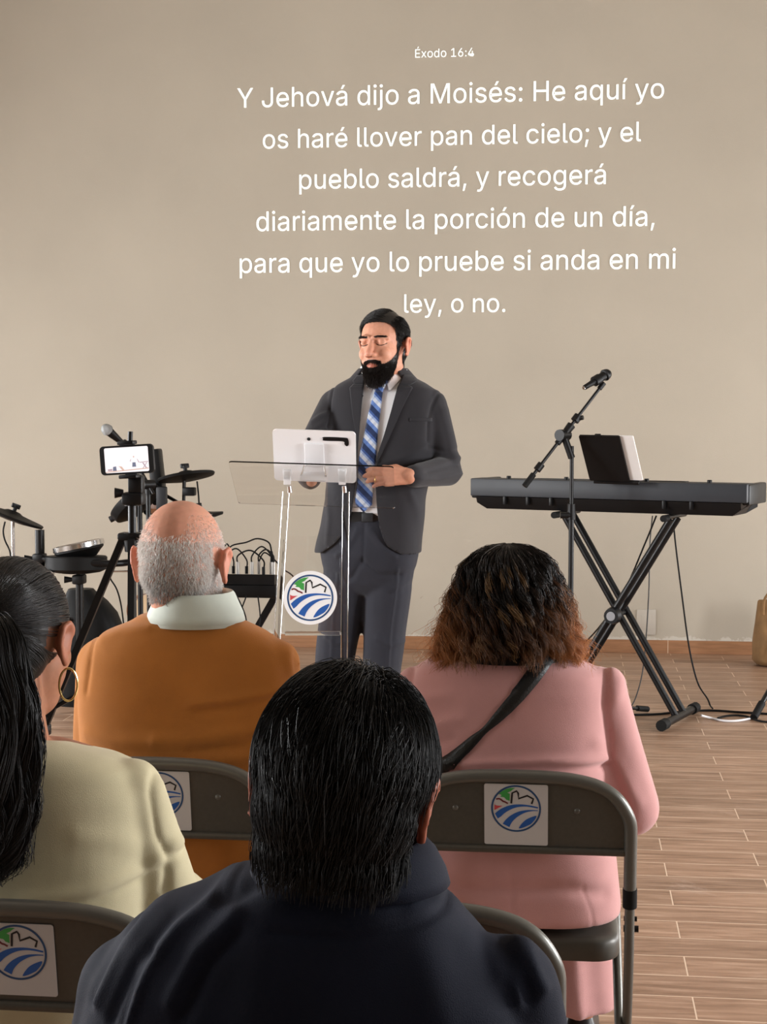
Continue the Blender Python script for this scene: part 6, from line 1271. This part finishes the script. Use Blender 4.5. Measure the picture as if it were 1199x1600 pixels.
def beard_mask(c, n_):
    h = Hs(c); x = np.abs(h[:, 0]); cheek = np.interp(h[:, 1], [.0, .025, .055, .075, .09], [.0, -.016, -.044, -.060, -.057]) 
    lips = ((x/.0225)**2 + ((h[:, 2]+.0655)/.0082)**2 < 1) & (h[:, 1] > .06); nose = (x < .022) & (h[:, 2] > -.0455) & (h[:, 1] > .07)
    ear = (x > .073) & (h[:, 1] < .010)
    return ((h[:, 2] < cheek) | ((x < .031) & (h[:, 2] < -.0465 - .25*np.clip(x-.012, 0, 1)) & (h[:, 1] > .07))) & (h[:, 2] > -.125) & (h[:, 1] > .008 + .9*np.clip(-.072-h[:, 2], 0, 1)) & ~lips & ~nose & ~ear
pts, nr = sample_faces(m_sp, beard_mask, 8000, 21); h = Hs(pts); n = len(pts)
dn = Hrot(np.array([[0, .12, -1.0]]), T_sp); L = np.clip(.007 + .20*np.clip(-.05-h[:, 2], 0, .07), .005, .022)*(1 - .45*np.clip((np.abs(h[:, 0])-.022)/.03, 0, 1))*rng.uniform(.7, 1.15, n); L[(h[:, 2] > -.056) & (np.abs(h[:, 0]) < .03)] *= .8
D = nr*.75 + dn*.8 + rng.normal(size=(n, 3))*.15; D /= np.linalg.norm(D, axis=1, keepdims=True); t = np.linspace(0, 1, 5)[None, :, None]
P = pts[:, None] + D[:, None]*L[:, None, None]*t + dn[:, None]*(L[:, None, None]*.3)*t**2
mst_ = (h[:, 1] > .085) & (h[:, 2] > -.057) & (h[:, 2] < -.04); P[mst_] += (Hrot(np.sign(h[mst_, :1])*np.array([[1, 0, 0]]), T_sp)[:, None])*(t*.006)
cv, cf = cap_faces(m_sp, beard_mask, .0022)
Cc = np.array([.012, .009, .008])*(1 + rng.random((n, 1, 1))*1.0)*np.ones((1, 5, 1))
link('beard', strand_mesh(P, .0007, .0003, Cc, 'beard', (cv, cf), (.012, .009, .008)), 'hairmat', spk, True, None)
def hair_mask(c, n_):
    h = Hs(c); x = np.abs(h[:, 0]); ear = (x > .073) & (h[:, 2] < .034) & (h[:, 1] < .004) & (h[:, 1] > -.036)
    line = np.where(h[:, 1] > .035, .074 + .0*x - .55*np.clip(x-.045, 0, 1) + .25*(h[:, 1]-.035), np.where(h[:, 1] > .008, .0 - 1.2*(.0) + np.clip((h[:, 1]-.018)/.012, 0, 1)*.05 - .028, np.where(h[:, 1] > -.03, .012, -.055)))
    return (h[:, 2] > line) & (h[:, 2] < .14) & ~ear
sk_ = MB(); add_head(sk_, T_sp, (0, -.015, 1.56), .066, ears=False); skm = remesh(sk_, .005, 6); bsk = bvh_of(skm)
pts, nr = sample_faces(m_sp, hair_mask, 5200, 22); h = Hs(pts); n = len(pts)
part = h[:, 0] < -.040
f1 = Hrot(np.array([[.95, -.35, -.05]]), T_sp)[0]; f2 = Hrot(np.array([[-.15, -.6, -1.0]]), T_sp)[0]; f3 = Hrot(np.array([[.1, -.5, -1.0]]), T_sp)[0]
base_f = np.where((part | (h[:, 2] < .055))[:, None], np.where((h[:, 0] < 0)[:, None], f2, f3), f1) + rng.normal(size=(n, 3))*.10
top = np.clip((h[:, 2]-.03)/.06, 0, 1); L = .016 + .030*top
P = comb(bsk, pts, lambda p, n_, k: base_f, 6, L/5, lambda k: .0016 + (.0025 + .0105*top)*min(k/2.5, 1)*rng.uniform(.75, 1.1, n))
Cc = np.array([.0085, .0075, .007])*(1 + rng.random((n, 1, 1))*.9)*np.ones((1, 6, 1))
cv, cf = cap_faces(m_sp, hair_mask, lambda p: .0018 + .007*np.clip((Hs(p)[:, 2]-.045)/.05, 0, 1))
link('hair', strand_mesh(P, .0007, .00035, Cc, 'hair', (cv, cf), (.0085, .0075, .007)), 'sleek', spk, True, None)
